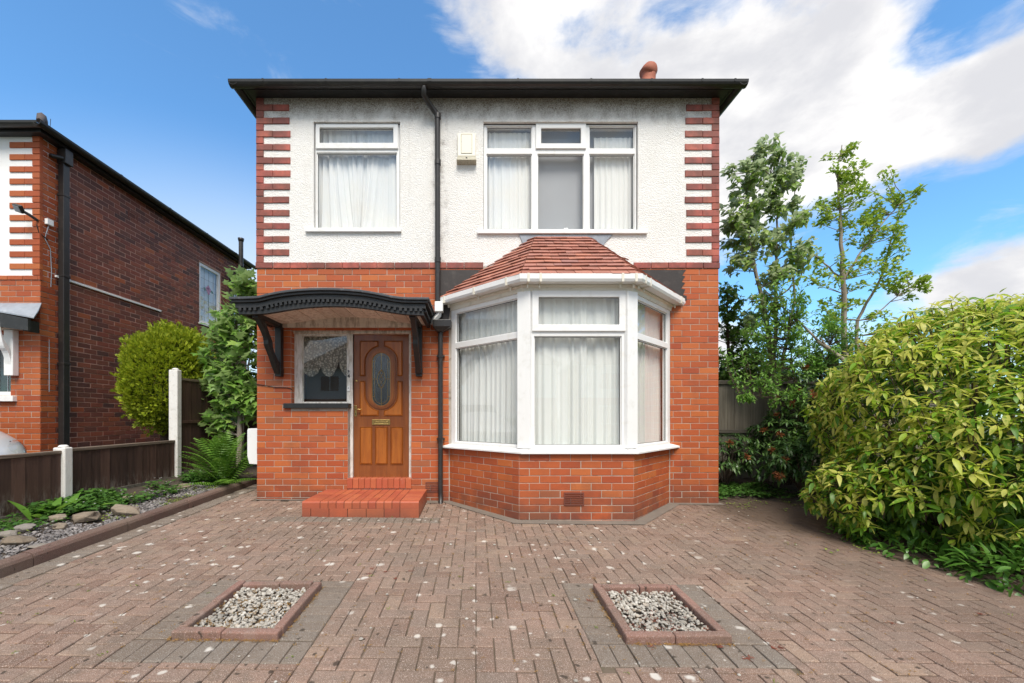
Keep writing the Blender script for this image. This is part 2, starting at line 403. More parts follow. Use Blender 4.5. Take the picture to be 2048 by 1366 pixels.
def m_paver(name, stops, speck, lichen=1.0):
    m, nt = mat(name); r = nt.rnd(); p = nt.pos(); x, y, z = nt.xyz(p)
    base = nt.ramp(r, stops)
    base = nt.mix(nt.m('MULTIPLY', nt.smooth(nt.noise(p, 1.7, 6, .66), .36, .70), .8), base, (0.165, 0.122, 0.09))       # soft dirt
    base = nt.mix(nt.m('MULTIPLY', nt.smooth(nt.noise(p, 14, 6, .72), .46, .70), .5), base, (0.10, 0.078, 0.06))
    g = nt.noise(p, 240.0, 2, .5)
    base = nt.mix(nt.m('MULTIPLY', nt.smooth(g, .57, .66), .9), base, speck)
    base = nt.mix(nt.m('MULTIPLY', nt.smooth(nt.noise(nt.scale(p, (1.07, 1.03, 1)), 190.0, 2, .5), .62, .70), .8), base, (0.06, 0.045, 0.035))
    # pale lichen rosettes
    def spots(sc, thr, rad, wob):
        pw = nt.n('ShaderNodeVectorMath', {0: nt.comb(x, y, 0.0), 1: nt.n('ShaderNodeVectorMath', {0: nt.n('ShaderNodeTexNoise', {'Vector': p, 'Scale': 22.0, 'Detail': 3.0}).outputs['Color'], 1: (wob, wob, 0)}, operation='MULTIPLY').outputs[0]}, operation='ADD').outputs[0]
        vor = nt.n('ShaderNodeTexVoronoi', {'Vector': pw, 'Scale': sc}, voronoi_dimensions='2D')
        sel = nt.xyz(vor.outputs['Color'])
        keep = nt.m('LESS_THAN', sel[0], thr)
        rr = nt.m('MULTIPLY', nt.m('ADD', .4, nt.m('MULTIPLY', sel[1], .9)), rad)
        edge = nt.m('SUBTRACT', rr, nt.m('DIVIDE', vor.outputs['Distance'], 1.0))
        return nt.m('MULTIPLY', keep, nt.smooth(edge, -rad * .10, rad * .55))
    fade = nt.smooth(x, 2.6, 1.2)
    s1 = nt.m('MULTIPLY', nt.m('MULTIPLY', spots(4.6, .52, .135, .05), nt.smooth(nt.noise(p, 1.3, 3, .5), .38, .56)), nt.m('ADD', .12, nt.m('MULTIPLY', fade, .78)))
    s2 = nt.m('MULTIPLY', spots(9.0, .13, .17, .03), .75)
    base = nt.mix(nt.m('MULTIPLY', nt.m('MAXIMUM', s1, s2), lichen), base, (0.56, 0.52, 0.46))
    s3 = nt.m('MULTIPLY', spots(13.0, .22, .17, .06), .8)
    base = nt.mix(s3, base, (0.035, 0.026, 0.018))
    # damp moss in the corner by the shrubs
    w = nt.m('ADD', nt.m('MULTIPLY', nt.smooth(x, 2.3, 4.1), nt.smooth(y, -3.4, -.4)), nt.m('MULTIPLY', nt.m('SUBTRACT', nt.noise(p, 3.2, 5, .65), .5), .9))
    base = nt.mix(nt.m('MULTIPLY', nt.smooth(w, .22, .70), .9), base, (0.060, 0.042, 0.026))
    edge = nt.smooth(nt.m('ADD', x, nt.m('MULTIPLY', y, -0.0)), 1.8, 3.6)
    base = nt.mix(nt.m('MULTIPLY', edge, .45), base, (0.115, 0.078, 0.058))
    finish(nt, base, .86, nt.bump(nt.m('ADD', g, nt.noise(p, 45, 4, .65)), .55, .004), spec=.3)
    return m
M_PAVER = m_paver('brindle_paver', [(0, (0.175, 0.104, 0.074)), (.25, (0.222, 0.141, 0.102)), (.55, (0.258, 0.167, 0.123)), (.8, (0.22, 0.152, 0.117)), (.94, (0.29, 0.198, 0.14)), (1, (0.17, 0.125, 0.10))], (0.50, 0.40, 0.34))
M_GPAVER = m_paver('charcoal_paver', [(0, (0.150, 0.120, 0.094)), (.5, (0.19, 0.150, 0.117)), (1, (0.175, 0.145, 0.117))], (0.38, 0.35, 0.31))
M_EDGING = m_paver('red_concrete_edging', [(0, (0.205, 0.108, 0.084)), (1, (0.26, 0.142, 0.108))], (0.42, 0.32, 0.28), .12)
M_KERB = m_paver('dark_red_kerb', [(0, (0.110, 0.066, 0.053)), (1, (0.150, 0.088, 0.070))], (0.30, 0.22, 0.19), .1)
M_JOINT = m_simple('mossy_joint_sand', (0.135, 0.10, 0.07), .98, .4, 6, .8, 120, dirt=(0.055, 0.06, 0.02), dirt_amt=.8)
M_SOIL = m_simple('damp_soil', (0.055, 0.040, 0.028), .98, .45, 9, 1.0, 40, dirt=(0.11, 0.085, 0.06), dirt_amt=.6)
M_TARMAC = m_simple('grey_tarmac', (0.10, 0.10, 0.10), .92, .2, 3, .6, 90)
M_LAWN = m_simple('rough_grass_ground', (0.06, 0.085, 0.025), .95, .4, 5, .8, 60)

def m_stone(name, stops, rough=.85, b=.5, bs=30, lich=None):
    m, nt = mat(name); r = nt.rnd(); p = nt.pos()
    c = nt.ramp(r, stops)
    c = nt.mix(nt.m('MULTIPLY', nt.smooth(nt.noise(p, 7, 6, .65), .42, .7), .55), c, tuple(q * .42 for q in stops[0][1]))
    if lich: c = nt.mix(nt.m('MULTIPLY', nt.smooth(nt.noise(p, 11, 6, .7), .55, .72), .7), c, lich)
    finish(nt, c, rough, nt.bump(nt.noise(p, bs, 6, .7), b, .01)); return m
M_GRAVEL = m_stone('white_grey_gravel', [(0, (0.33, 0.30, 0.255)), (.5, (0.43, 0.395, 0.34)), (.85, (0.53, 0.50, 0.44)), (1, (0.38, 0.30, 0.22))], .8, .3, 60)
M_GRAVEL2 = m_stone('purple_grey_gravel', [(0, (0.15, 0.135, 0.13)), (.5, (0.24, 0.22, 0.21)), (1, (0.34, 0.31, 0.29))], .8, .3, 60)
M_ROCK = m_stone('sandstone_rock', [(0, (0.20, 0.155, 0.11)), (.5, (0.27, 0.22, 0.165)), (1, (0.22, 0.20, 0.175))], .9, 1.0, 18, (0.33, 0.31, 0.26))

def m_tile():
    m, nt = mat('clay_roof_tile'); r = nt.rnd(); p = nt.pos()
    c = nt.ramp(r, [(0, (0.31, 0.118, 0.082)), (.35, (0.39, 0.155, 0.108)), (.7, (0.36, 0.158, 0.122)), (.88, (0.44, 0.175, 0.112)), (1, (0.28, 0.14, 0.125))])
    c = nt.mix(nt.m('MULTIPLY', nt.smooth(nt.noise(p, 6, 6, .65), .45, .72), .4), c, (0.15, 0.085, 0.065))
    c = nt.mix(nt.m('MULTIPLY', nt.smooth(nt.noise(p, 60, 4, .6), .6, .72), .3), c, (0.48, 0.36, 0.30))
    finish(nt, c, .72, nt.bump(nt.noise(p, 70, 4, .6), .3, .004)); return m
M_TILE = m_tile()
M_SLATE = m_simple('dark_roof_tile', (0.075, 0.055, 0.05), .8, .3, 6, .5, 40, dirt=(0.15, 0.14, 0.09), dirt_amt=.5)

def m_wood(name, c1, c2, axis='z', rough=.4, ring=9.0, coat=0.0, wear=None, wear_z=None, vary=.14):
    m, nt = mat(name); p = nt.pos(); r = nt.rnd()
    sc = {'z': (1, 1, .07), 'y': (1, .07, 1), 'x': (.07, 1, 1)}[axis]
    off = nt.n('ShaderNodeVectorMath', {0: nt.scale(p, sc), 1: nt.comb(nt.m('MULTIPLY', r, 3.0), nt.m('MULTIPLY', r, 7.0), 0.0)}, operation='ADD').outputs[0]
    g = nt.noise(off, ring * 6, 6, .6, .6)
    c = nt.mix(nt.smooth(g, .3, .7), c1, c2)
    c = nt.mix(nt.m('MULTIPLY', nt.smooth(nt.noise(off, ring * 30, 3, .6), .52, .7), .35), c, tuple(q * .5 for q in c1))
    c = nt.n('ShaderNodeHueSaturation', {'Hue': .5, 'Saturation': 1.0, 'Value': nt.m('ADD', 1 - vary, nt.m('MULTIPLY', r, 2 * vary)), 'Color': c}).outputs[0]
    if wear:
        k = nt.smooth(nt.noise(nt.scale(p, (1, 1, .22)), 20, 7, .72), .45, .62)
        if wear_z: k = nt.m('MULTIPLY', k, nt.smooth(nt.m('ADD', nt.xyz(p)[2], nt.m('MULTIPLY', nt.noise(p, 9, 4, .6), .12)), wear_z[0], wear_z[1]))
        c = nt.mix(k, c, wear)
    finish(nt, c, rough, nt.bump(g, .25, .003), coat=coat); return m
M_DOOR = m_wood('varnished_door_wood', (0.26, 0.074, 0.014), (0.37, 0.120, 0.022), 'z', .36, 3.5, .25)
M_DOORD = m_wood('dark_varnished_door_wood', (0.21, 0.060, 0.015), (0.30, 0.094, 0.022), 'z', .36, 3.5, .25)
M_DOORP = m_wood('honey_door_panel_wood', (0.28, 0.075, 0.011), (0.40, 0.126, 0.018), 'z', .34, 3.0, .25)
M_FENCE = m_wood('dark_brown_fence_wood', (0.046, 0.022, 0.015), (0.080, 0.041, 0.028), 'z', .8, 2.5, 0, (0.30, 0.255, 0.21), (.50, .10), .32)
M_FENCECAP = m_wood('weathered_fence_rail', (0.10, 0.068, 0.047), (0.23, 0.175, 0.13), 'y', .85, 3.0)
M_GFENCE = m_wood('grey_weathered_fence_wood', (0.15, 0.13, 0.10), (0.25, 0.22, 0.175), 'z', .9, 2.5, vary=.25)
M_GFENCER = m_wood('grey_weathered_fence_rail', (0.10, 0.085, 0.066), (0.17, 0.15, 0.12), 'x', .9, 2.5)
M_OLDWHITE = m_wood('flaking_white_paint', (0.72, 0.685, 0.63), (0.79, 0.765, 0.72), 'z', .6, 2.0, 0, (0.46, 0.42, 0.36))
M_SOFFIT = m_wood('dingy_white_boards', (0.74, 0.63, 0.52), (0.80, 0.71, 0.61), 'y', .7, 2.0, 0, (0.55, 0.43, 0.33))
M_HEADER = m_wood('dingy_white_header', (0.66, 0.56, 0.46), (0.74, 0.66, 0.57), 'x', .7, 2.2, 0, (0.40, 0.32, 0.25))
M_BARK = m_wood('grey_brown_bark', (0.20, 0.165, 0.125), (0.36, 0.31, 0.25), 'z', .95, 6)
M_BARKD = m_wood('dark_brown_bark', (0.055, 0.036, 0.026), (0.12, 0.08, 0.055), 'z', .95, 6)

def m_glass(name, refl=1.0, tint=(0.985, 0.99, 0.985), bumpy=0.0, base=0.02):
    m, nt = mat(name)
    nrm = nt.bump(nt.noise(nt.pos(), 90 if bumpy > .2 else 1.3, 2, .5), bumpy if bumpy else .010, .010 if bumpy < .2 else .006)
    fr = nt.n('ShaderNodeFresnel', {'IOR': 1.5}); nt.L.new(nrm, fr.inputs['Normal'])
    gl = nt.n('ShaderNodeBsdfGlossy', {'Color': (1, 1, 1, 1), 'Roughness': 0.0}); nt.L.new(nrm, gl.inputs['Normal'])
    tr = nt.n('ShaderNodeBsdfTransparent', {'Color': (*tint, 1)})
    k = nt.m('MULTIPLY', nt.m('ADD', nt.m('MULTIPLY', fr.outputs[0], refl), base, clamp=True), nt.m('SUBTRACT', 1.0, nt.n('ShaderNodeNewGeometry').outputs['Backfacing']))
    nt.n('ShaderNodeOutputMaterial', {0: nt.n('ShaderNodeMixShader', {0: k, 1: tr.outputs[0], 2: gl.outputs[0]}).outputs[0]})
    return m
M_GLASS = m_glass('window_glass', 1.25)
M_DOORGLASS = m_glass('rippled_door_glass', 1.6, (0.42, 0.45, 0.46), .5, .05)

def m_cloth(name, c, transl=.12, lace=False):
    m, nt = mat(name); p = nt.pos(); x, y, z = nt.xyz(p)
    b = nt.mix(nt.noise(p, 3, 3, .5), c, tuple(q * .93 for q in c))
    if lace:
        v = nt.n('ShaderNodeTexVoronoi', {'Vector': p, 'Scale': 34.0}).outputs['Distance']
        k = nt.smooth(nt.m('ADD', v, nt.m('MULTIPLY', nt.noise(p, 60, 3, .6), .4)), .45, .8)
        b = nt.mix(k, c, tuple(q * .40 for q in c))
    finish(nt, b, .95, nt.bump(nt.noise(p, 400, 1, .5), .15, .001), spec=.05, translucent=transl); return m
M_NET = m_cloth('white_net_curtain', (0.91, 0.905, 0.89))
M_NETG = m_cloth('greenish_net_curtain', (0.87, 0.885, 0.86))
M_NETP = m_cloth('pinkish_net_curtain', (0.87, 0.835, 0.80))
M_LACE = m_cloth('cream_lace', (0.62, 0.57, 0.48), .3, True)
M_SKYREFL = m_cloth('grey_sky_reflection', (0.44, 0.45, 0.48))
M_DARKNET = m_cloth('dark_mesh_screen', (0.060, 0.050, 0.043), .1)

def m_leaf(name, stops, transl=.35, rough=.42, spots=None, mid=None, back=None, spec=.5):
    """leaf: colour by piece, optional yellow blotching, optional pale underside"""
    m, nt = mat(name); r = nt.rnd(); p = nt.pos()
    c = nt.ramp(r, stops)
    if spots:
        r2 = nt.spread(r, 9.7)
        k = nt.smooth(nt.m('ADD', nt.noise(p, 45, 4, .6), nt.m('MULTIPLY', nt.m('SUBTRACT', r2, .5), .75)), .44, .64)
        c = nt.mix(k, c, spots)
    c = nt.mix(nt.m('MULTIPLY', nt.noise(p, 14, 3, .6), .25), c, tuple(q * .5 for q in stops[0][1]))
    if back: c = nt.mix(nt.n('ShaderNodeNewGeometry').outputs['Backfacing'], c, back)
    finish(nt, c, rough, None, spec=spec, translucent=transl); return m
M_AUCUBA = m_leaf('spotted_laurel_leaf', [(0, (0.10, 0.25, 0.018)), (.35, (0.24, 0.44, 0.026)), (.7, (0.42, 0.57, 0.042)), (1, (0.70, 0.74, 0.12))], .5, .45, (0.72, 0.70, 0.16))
M_AUCUBAG = m_leaf('shaded_laurel_leaf', [(0, (0.06, 0.16, 0.018)), (.7, (0.13, 0.27, 0.026)), (1, (0.25, 0.39, 0.04))], .3, .4)  # darker copy of the laurel leaf, shade put into its colour
M_LOWGREEN = m_leaf('glossy_green_leaf', [(0, (0.05, 0.145, 0.02)), (1, (0.13, 0.28, 0.04))], .3, .35)
M_RHODO = m_leaf('dark_rhododendron_leaf', [(0, (0.045, 0.11, 0.028)), (1, (0.12, 0.215, 0.05))], .25, .38)
M_RUST = m_leaf('spent_rust_flower', [(0, (0.30, 0.085, 0.025)), (1, (0.42, 0.17, 0.06))], .3, .8)
M_TREEA = m_leaf('windblown_tree_leaf', [(0, (0.17, 0.31, 0.05)), (.6, (0.30, 0.45, 0.08)), (1, (0.48, 0.58, 0.14))], .48, .4, back=(0.46, 0.54, 0.32))
M_TREEB = m_leaf('light_green_tree_leaf', [(0, (0.26, 0.43, 0.045)), (.6, (0.40, 0.54, 0.065)), (1, (0.54, 0.60, 0.11))], .42, .5)
M_DARKTREE = m_leaf('dark_shrub_leaf', [(0, (0.09, 0.19, 0.034)), (1, (0.21, 0.34, 0.06))], .35, .4)
M_FEATHER = m_leaf('fresh_feathery_leaf', [(0, (0.13, 0.30, 0.045)), (1, (0.28, 0.46, 0.085))], .4, .5)
M_MAPLE = m_leaf('maple_leaf', [(0, (0.15, 0.33, 0.05)), (.7, (0.27, 0.46, 0.08)), (1, (0.42, 0.56, 0.14))], .42, .45, back=(0.36, 0.50, 0.19))
M_CONIFER = m_leaf('golden_conifer_spray', [(0, (0.19, 0.28, 0.014)), (.5, (0.38, 0.47, 0.022)), (1, (0.60, 0.62, 0.05))], .3, .6)
M_CONIFERG = m_leaf('green_conifer_spray', [(0, (0.06, 0.10, 0.009)), (1, (0.13, 0.17, 0.015))], .2, .6)
M_FERN = m_leaf('fern_frond', [(0, (0.10, 0.24, 0.025)), (.6, (0.16, 0.33, 0.035)), (1, (0.24, 0.42, 0.06))], .4, .5)
M_STRAW = m_leaf('strawberry_leaf', [(0, (0.055, 0.15, 0.022)), (1, (0.11, 0.235, 0.035))], .35, .5)
M_LIME = m_leaf('lime_creeping_leaf', [(0, (0.15, 0.25, 0.03)), (1, (0.32, 0.36, 0.06))], .35, .5)
M_PETAL = m_leaf('white_petal', [(0, (0.75, 0.75, 0.72)), (1, (0.82, 0.82, 0.8))], .3, .6)
# ---------------------------------------------------------------- ground, drive, kerb, bed
MB().add([(-300, -300, -.42), (300, -300, -.42), (300, 300, -.42), (-300, 300, -.42)], [(0, 1, 2, 3)]).build('ground', M_LAWN, kind='structure')
MB().box(-60, 60, -13, -6.9, -.40, -.27).build('road', M_TARMAC, kind='structure')
MB().box(-14, -4.88, -6.8, 2.0, -.40, -.035).build('neighbour_driveway', M_TARMAC, kind='structure')
mb = MB(); n = 26; m_ = 30      # soil under the shrubs, beside and behind the house
for j in range(m_ + 1):
    for i in range(n + 1):
        x = 3.2 + 9 * i / n; y = -5.2 + 12 * j / m_
        z = gz(x, y) - .06 + .05 * mnoise.noise((x * 1.3, y * 1.3, 0)) + max(0, min(.16, (x - 3.9) * .09)) + (.055 if y > .3 else 0)
        mb.v.append((x, y, z))
for j in range(m_):
    for i in range(n):
        a = j * (n + 1) + i; mb.f.append((a, a + 1, a + n + 2, a + n + 1)); mb.sm.append(True)
mb.build('soil_bed', M_SOIL, kind='structure')

drive = MB().add([(-3.6, -6.9, -.010), (5.0, -6.9, -.010), (5.0, 0.55, -.010), (-3.6, 0.55, -.010), (-3.6, 3.4, -.010), (-2.9, 3.4, -.010), (-2.9, .55, -.010)],
                 [(0, 1, 2, 3), (3, 6, 5, 4)]).build('driveway', M_JOINT, kind='structure')
drive.rotation_euler = (math.atan(SLOPE_Y), math.atan(-SLOPE_X), 0)
BAY_B = [(-.356, 0), (.495, -.897), (1.82, -.897), (2.651, 0)]          # brick bay, plan
STEP = (-2.05, -.67, -.80, 0.0)
PL = [(-1.73, -1.12, -3.30, -2.63), (.85, 1.455, -3.30, -2.63)]         # gravel planters
GREY = [(a - .205, b + .205, c - .205, d + .105) for a, b, c, d in PL] + [(-3.58, -3.375, -6.9, 3.4), (-2.35, -.42, -1.01, -.805)]
SOLIDS = PL + [STEP, (-3.0, 3.33, 0, 9)]
pav, gpav = [], []
def cut(r, boxes):
    """trim a paver against the boxes; None when little of it is left"""
    a, b, c, d = r
    for p, q, s_, t in boxes:
        if a >= q or b <= p or c >= t or d <= s_: continue
        opts = [(a, min(b, p), c, d), (max(a, q), b, c, d), (a, b, c, min(d, s_)), (a, b, max(c, t), d)]
        a, b, c, d = max(opts, key=lambda o: max(0, o[1] - o[0]) * max(0, o[3] - o[2]))
        if b - a < .03 or d - c < .03: return None
    return a, b, c, d
def lay(lst, r, joint=.0052):
    a, b, c, d = r
    u = random.uniform
    t = Matrix.Translation(((a + b) / 2 + u(-.0015, .0015), (c + d) / 2 + u(-.0015, .0015), u(-.0022, .0022))) @ Euler((u(-.009, .009), u(-.009, .009), u(-.008, .008))).to_matrix().to_4x4()
    lst.append(t @ Matrix.Rotation(R(-90), 4, 'X') @ Matrix.Diagonal((b - a - joint * u(.8, 1.3), .03, d - c - joint * u(.8, 1.3), 1)))
U = .1015
def in_drive(x, y):
    if -3.375 < x < 4.9 and -4.75 < y < 0: return True
    if -3.375 < x < -3.0 and 0 <= y < 3.3: return True
    return 3.33 < x < 4.6 and 0 <= y < .45
for i in range(-40, 52):
    for j in range(-50, 34):
        k = (i - j) % 4
        if k == 0: r = (i * U, (i + 2) * U, j * U, (j + 1) * U)
        elif k == 3: r = (i * U, (i + 1) * U, j * U, (j + 2) * U)
        else: continue
        cx, cy = (r[0] + r[1]) / 2, (r[2] + r[3]) / 2
        if not in_drive(cx, cy): continue
        r = cut(r, SOLIDS + GREY)
        if r: lay(pav, r)
for (a, b, c, d) in PL:
    k = int(round((b - a + .41) / U)); w = (b - a + .41) / k
    for q in range(k): lay(gpav, (a - .205 + q * w, a - .205 + (q + 1) * w, c - .205, c - .002))
    k = 4; w = (b - a + .41) / k
    for q in range(k): lay(gpav, (a - .205 + q * w, a - .205 + (q + 1) * w, d + .003, d + .105))
    k = 7; h = (d - c) / k
    for q in range(k):
        lay(gpav, (a - .205, a - .002, c + q * h, c + (q + 1) * h)); lay(gpav, (b + .002, b + .205, c + q * h, c + (q + 1) * h))
y = -4.75
while y < 3.3: lay(gpav, (-3.58, -3.377, y, y + U)); y += U
x = -2.35
while x < -.45: lay(gpav, (x, x + U, -1.01, -.81)); x += U
pkey = lambda M: (M.translation - Vector((0.2, -DIST, 0))).length + (0 if abs(M.translation.x) < 2.75 + (M.translation.y + 4.3) * .9 and M.translation.y > -3.66 else 50)
PAV_UNIT = chamfer_unit(.028, .055, .16)
place_pieces(pav, 'paver', 'paving', M_PAVER, drive, 300, pkey, PAV_UNIT)
place_pieces(gpav, 'charcoal_paver', 'charcoal_paving', M_GPAVER, drive, 150, pkey, PAV_UNIT)
# cement fillet where the paving meets the walls
mb = MB()
outer = [tuple(p) for p in offset_line([(-.356, -.0), (.495, -.897), (1.82, -.897), (2.651, -.0)], .13)]
inner = [(-.33, .02), (.495, -.85), (1.82, -.85), (2.62, .02)]
v = [(p[0] + random.uniform(-.012, .012), p[1] + random.uniform(-.015, .015), .0062) for p in outer] + [(p[0], p[1], .0062) for p in inner]
mb.add(v, [(0, 1, 5, 4), (1, 2, 6, 5), (2, 3, 7, 6)])
mb.add([(2.70, -.10, .0064), (3.36, -.09, .0064), (3.36, .02, .0064), (2.60, .02, .0064)], [(0, 1, 2, 3)])
mb.add([(-.66, -.15, .0066), (-.50, -.13, .0066), (-.44, -.05, .0066), (-.40, .02, .0066), (-.67, .02, .0066)], [(0, 1, 2, 3, 4)])
mb.add([(-3.0, -.06, .0064), (-2.06, -.07, .0064), (-2.06, .02, .0064), (-3.0, .02, .0064)], [(0, 1, 2, 3)])
mb.build('cement_fillet', M_STRIP, drive)

# joint weeds, dropped blossom and grit on the paving
def scatter_on_drive(name, m, pts, size, blades=4, flat=.4):
    mb = MB()
    for (x, y) in pts:
        for _ in range(blades):
            a = random.uniform(0, 6.28); L = size * random.uniform(.5, 1.2); w = L * .28
            dx, dy = math.cos(a), math.sin(a); ox, oy = random.gauss(0, size * .6), random.gauss(0, size * .6)
            zz = gz(x, y) + .003; up = L * random.uniform(0, flat)
            p = Vector((x + ox, y + oy, zz)); t = Vector((dx, dy, 0)); s_ = Vector((-dy, dx, 0))
            mb.add([p - s_ * w * .3, p + s_ * w * .3, p + t * L * .6 + s_ * w * .5 + Vector((0, 0, up)), p + t * L + Vector((0, 0, up * .8)), p + t * L * .6 - s_ * w * .5 + Vector((0, 0, up))], [(0, 1, 2, 3, 4)])
    mb.build(name, m, kind='stuff')
rp = lambda px, py: ((px - CPX) / (.737 * (py - 805)), FPX / (.737 * (py - 805)) - DIST)
red = [rp(*q) for q in [(438, 1028), (497, 1064), (480, 1068), (402, 1092), (412, 1086), (508, 1084), (745, 1140), (738, 1150), (770, 1146), (790, 1160), (820, 1144), (1180, 1200), (1300, 1290), (1440, 1290), (1545, 1292), (1495, 1315), (1500, 1312), (1760, 1120), (1560, 1290), (1785, 1240), (1960, 1220)]]
scatter_on_drive('fallen_blossom', M_LEAFLITTER, red * 2, .016, 9, .25)
jts = []
for _ in range(900):
    x = random.uniform(-2.8, 3.6); y = random.uniform(-4.1, -.3)
    if random.random() < .5: x = round(x / U) * U
    else: y = round(y / U) * U
    jts.append((x, y))
for a, b, c, d in PL:
    for _ in range(70):
        s_ = random.random()
        jts += [(a + (b - a) * s_, c - .012), (random.choice((a - .012, b + .012)), c + (d - c) * s_)]
scatter_on_drive('joint_moss', M_OCHRE, jts, .012, 5, .5)
scatter_on_drive('joint_weeds', M_LIME, [rp(*q) for q in [(178, 1190), (205, 1318), (175, 1062), (95, 1176), (148, 1252), (20, 1255), (1555, 1362), (30, 1315), (280, 1120), (330, 1085), (1590, 1085), (1720, 1095)]] + [(random.uniform(-3.3, 3.5), round(random.uniform(-3.6, -.5) / U) * U) for _ in range(40)], .014, 7, .7)
grit = MB()
for _ in range(70):
    x = random.uniform(-3, 3.4); y = random.uniform(-3.9, -.4); s_ = random.uniform(.005, .016)
    grit.lathe([(s_ * .6, 0), (s_, s_ * .3), (s_ * .5, s_ * .7)], 5, Matrix.Translation((x, y, gz(x, y) + .002)), False)
grit.build('loose_grit', M_GRAVEL, kind='stuff')

# kerb along the bed
kerb = bpy.data.objects.new('kerb', None); link(kerb); tag(kerb, kind='structure')
y = -5.0; kv = chamfer_unit(.05, .004, .05)
while y < 3.2:
    L = .9
    x0, x1 = -3.705, -3.583; zt = .105
    c0, c1 = y + .004, y + L - .004
    mb = MB(); prof = [(x0, -.12), (x1, -.12), (x1, zt - .035), (x1 - .012, zt - .012), (x1 - .035, zt), (x0 + .02, zt), (x0, zt - .02)]
    vv = [(px, yy, pz + gz(px, yy)) for yy in (c0, c1) for px, pz in prof]; k = len(prof)
    mb.add(vv, [tuple(range(k)), tuple(range(2 * k - 1, k - 1, -1))] + [((q + 1) % k, q, k + q, k + (q + 1) % k) for q in range(k)])
    o = mb.build('kerb_stone', M_KERB, kerb); o.location.z = random.uniform(-.004, .004); y += L

# planting bed between the kerb and the fence
mb = MB(); nx, ny = 14, 60
def bedz(x, y): 
    t = (-3.7 - x) / 1.1
    return gz(x, y) + .055 + .08 * t + .03 * mnoise.noise((x * 2.3, y * 2.3, 3.0))
for j in range(ny + 1):
    for i in range(nx + 1):
        x = -3.695 - 1.1 * i / nx; y = -5 + 9 * j / ny
        mb.v.append((x, y, bedz(x, y)))
for j in range(ny):
    for i in range(nx):
        a = j * (nx + 1) + i; mb.f.append((a, a + nx + 1, a + nx + 2, a + 1)); mb.sm.append(True)
mb.build('flower_bed', M_SOIL, kind='structure')

def pebbles(mb, pts, smin, smax):
    for x, y, z in pts:
        s_ = random.uniform(smin, smax)
        M = Matrix.Translation((x, y, z)) @ Euler((random.uniform(-.6, .6), random.uniform(-.6, .6), random.uniform(0, 6.3))).to_matrix().to_4x4() @ Matrix.Diagonal((s_, s_ * random.uniform(.6, .9), s_ * random.uniform(.4, .65), 1))
        k = [(random.uniform(.8, 1.1)) for _ in range(14)]
        v = [(0, 0, -1)] + [(math.cos(q * 1.0472) * .8 * k[q], math.sin(q * 1.0472) * .8 * k[q], -.35) for q in range(6)] + [(math.cos(q * 1.0472 + .5) * .85 * k[q + 6], math.sin(q * 1.0472 + .5) * .85 * k[q + 6], .4) for q in range(6)] + [(.1, .1, .9)]
        f = [(0, (q + 1) % 6 + 1, q + 1) for q in range(6)] + [(q + 1, (q + 1) % 6 + 1, (q + 1) % 6 + 7, q + 7) for q in range(6)] + [(q + 7, (q + 1) % 6 + 7, 13) for q in range(6)]
        mb.add(v, f, M)
for k, (a, b, c, d) in enumerate(PL):
    lab = ['square gravel planter set in the drive below the front door', 'square gravel planter set in the drive below the bay window'][k]
    cx, cy = (a + b) / 2, (c + d) / 2
    t = thing('gravel_planter', lab, 'planter', (cx, cy, gz(cx, cy)), group='gravel planters in the drive')
    hw, hd = (b - a) / 2, (d - c) / 2; T = .058
    def edge(x0, x1, y0, y1, dz=0.0):
        L = MB().box(x0 + .0015, x1 - .0015, y0 + .0015, y1 - .0015, -.06, .046 + dz).build('edging_stone', M_EDGING, t, bevel=.009)
        L.rotation_euler = (math.atan(SLOPE_Y) + random.uniform(-.01, .01), random.uniform(-.008, .008), random.uniform(-.006, .006))
    edge(-hw, -.02, -hd, -hd + T); edge(-.02, hw, -hd, -hd + T, -.003)
    edge(-hw + T, .02, hd - T, hd); edge(.02, hw - T, hd - T, hd, .004)
    edge(-hw, -hw + T, -hd + T, .02); edge(-hw, -hw + T, .02, hd, .003)
    edge(hw - T, hw, -hd + T, -.01); edge(hw - T, hw, -.01, hd, -.002)
    mb = MB(); pts = []
    for _ in range(900):
        x = random.uniform(-hw + T + .01, hw - T - .01); y = random.uniform(-hd + T + .01, hd - T - .01)
        pts.append((cx + x, cy + y, gz(cx + x, cy + y) + .004 + random.uniform(0, .018)))
    pebbles(mb, pts, .008, .019)
    mb.build('planter_gravel', M_GRAVEL, kind='stuff')
    MB().box(cx - hw + T - .002, cx + hw - T + .002, cy - hd + T - .002, cy + hd - T + .002, gz(cx, cy) - .04, gz(cx, cy) - .008).build('planter_soil', M_SOIL, kind='structure')
    scatter_on_drive('planter_moss', M_OCHRE if k == 0 else M_LEAFLITTER, [(random.uniform(a + T, b - T), c + T + random.uniform(0, 1) ** 2 * (d - c - 2 * T)) for _ in range(110)], .013, 7, .8)
    for o in col.objects:
        if o.name.startswith('planter_moss'): o.location.z = .016

# ---------------------------------------------------------------- the house
BL, BH, BJ = .238, .0848, .0072
house = thing('detached_house', 'white rendered and red brick detached house with a tiled bay window', 'house')
XL, XR = -3.007, 3.329
Z_BAND0, Z_BAND1, Z_SOF = 3.190, 3.275, 5.53
win_a = (X(627), X(800), Z(461), Z(243))
win_b = (X(967), X(1276.5), Z(460.5), Z(243))
porch = (X(582), X(822), Z(816), Z(656))      # the side light above its sill
door_o = (X(696), X(822), .205, Z(656) + .001)
porch_all = (X(582), X(822), .205, Z(656))
bay_o = (-.30, 2.62, .70, 2.66)
mb = MB().plate(XL + .006, XR - .006, -.3, Z_BAND0 + .03, [bay_o, (porch[0], porch[1], porch[2], porch[3]), door_o], .0045, .24)
mb.build('lower_wall', M_MORTAR, house)
mb = MB().plate(XL + .004, XR - .004, Z_BAND0 + .032, Z_SOF + .14, [win_a, win_b], .004, .24)
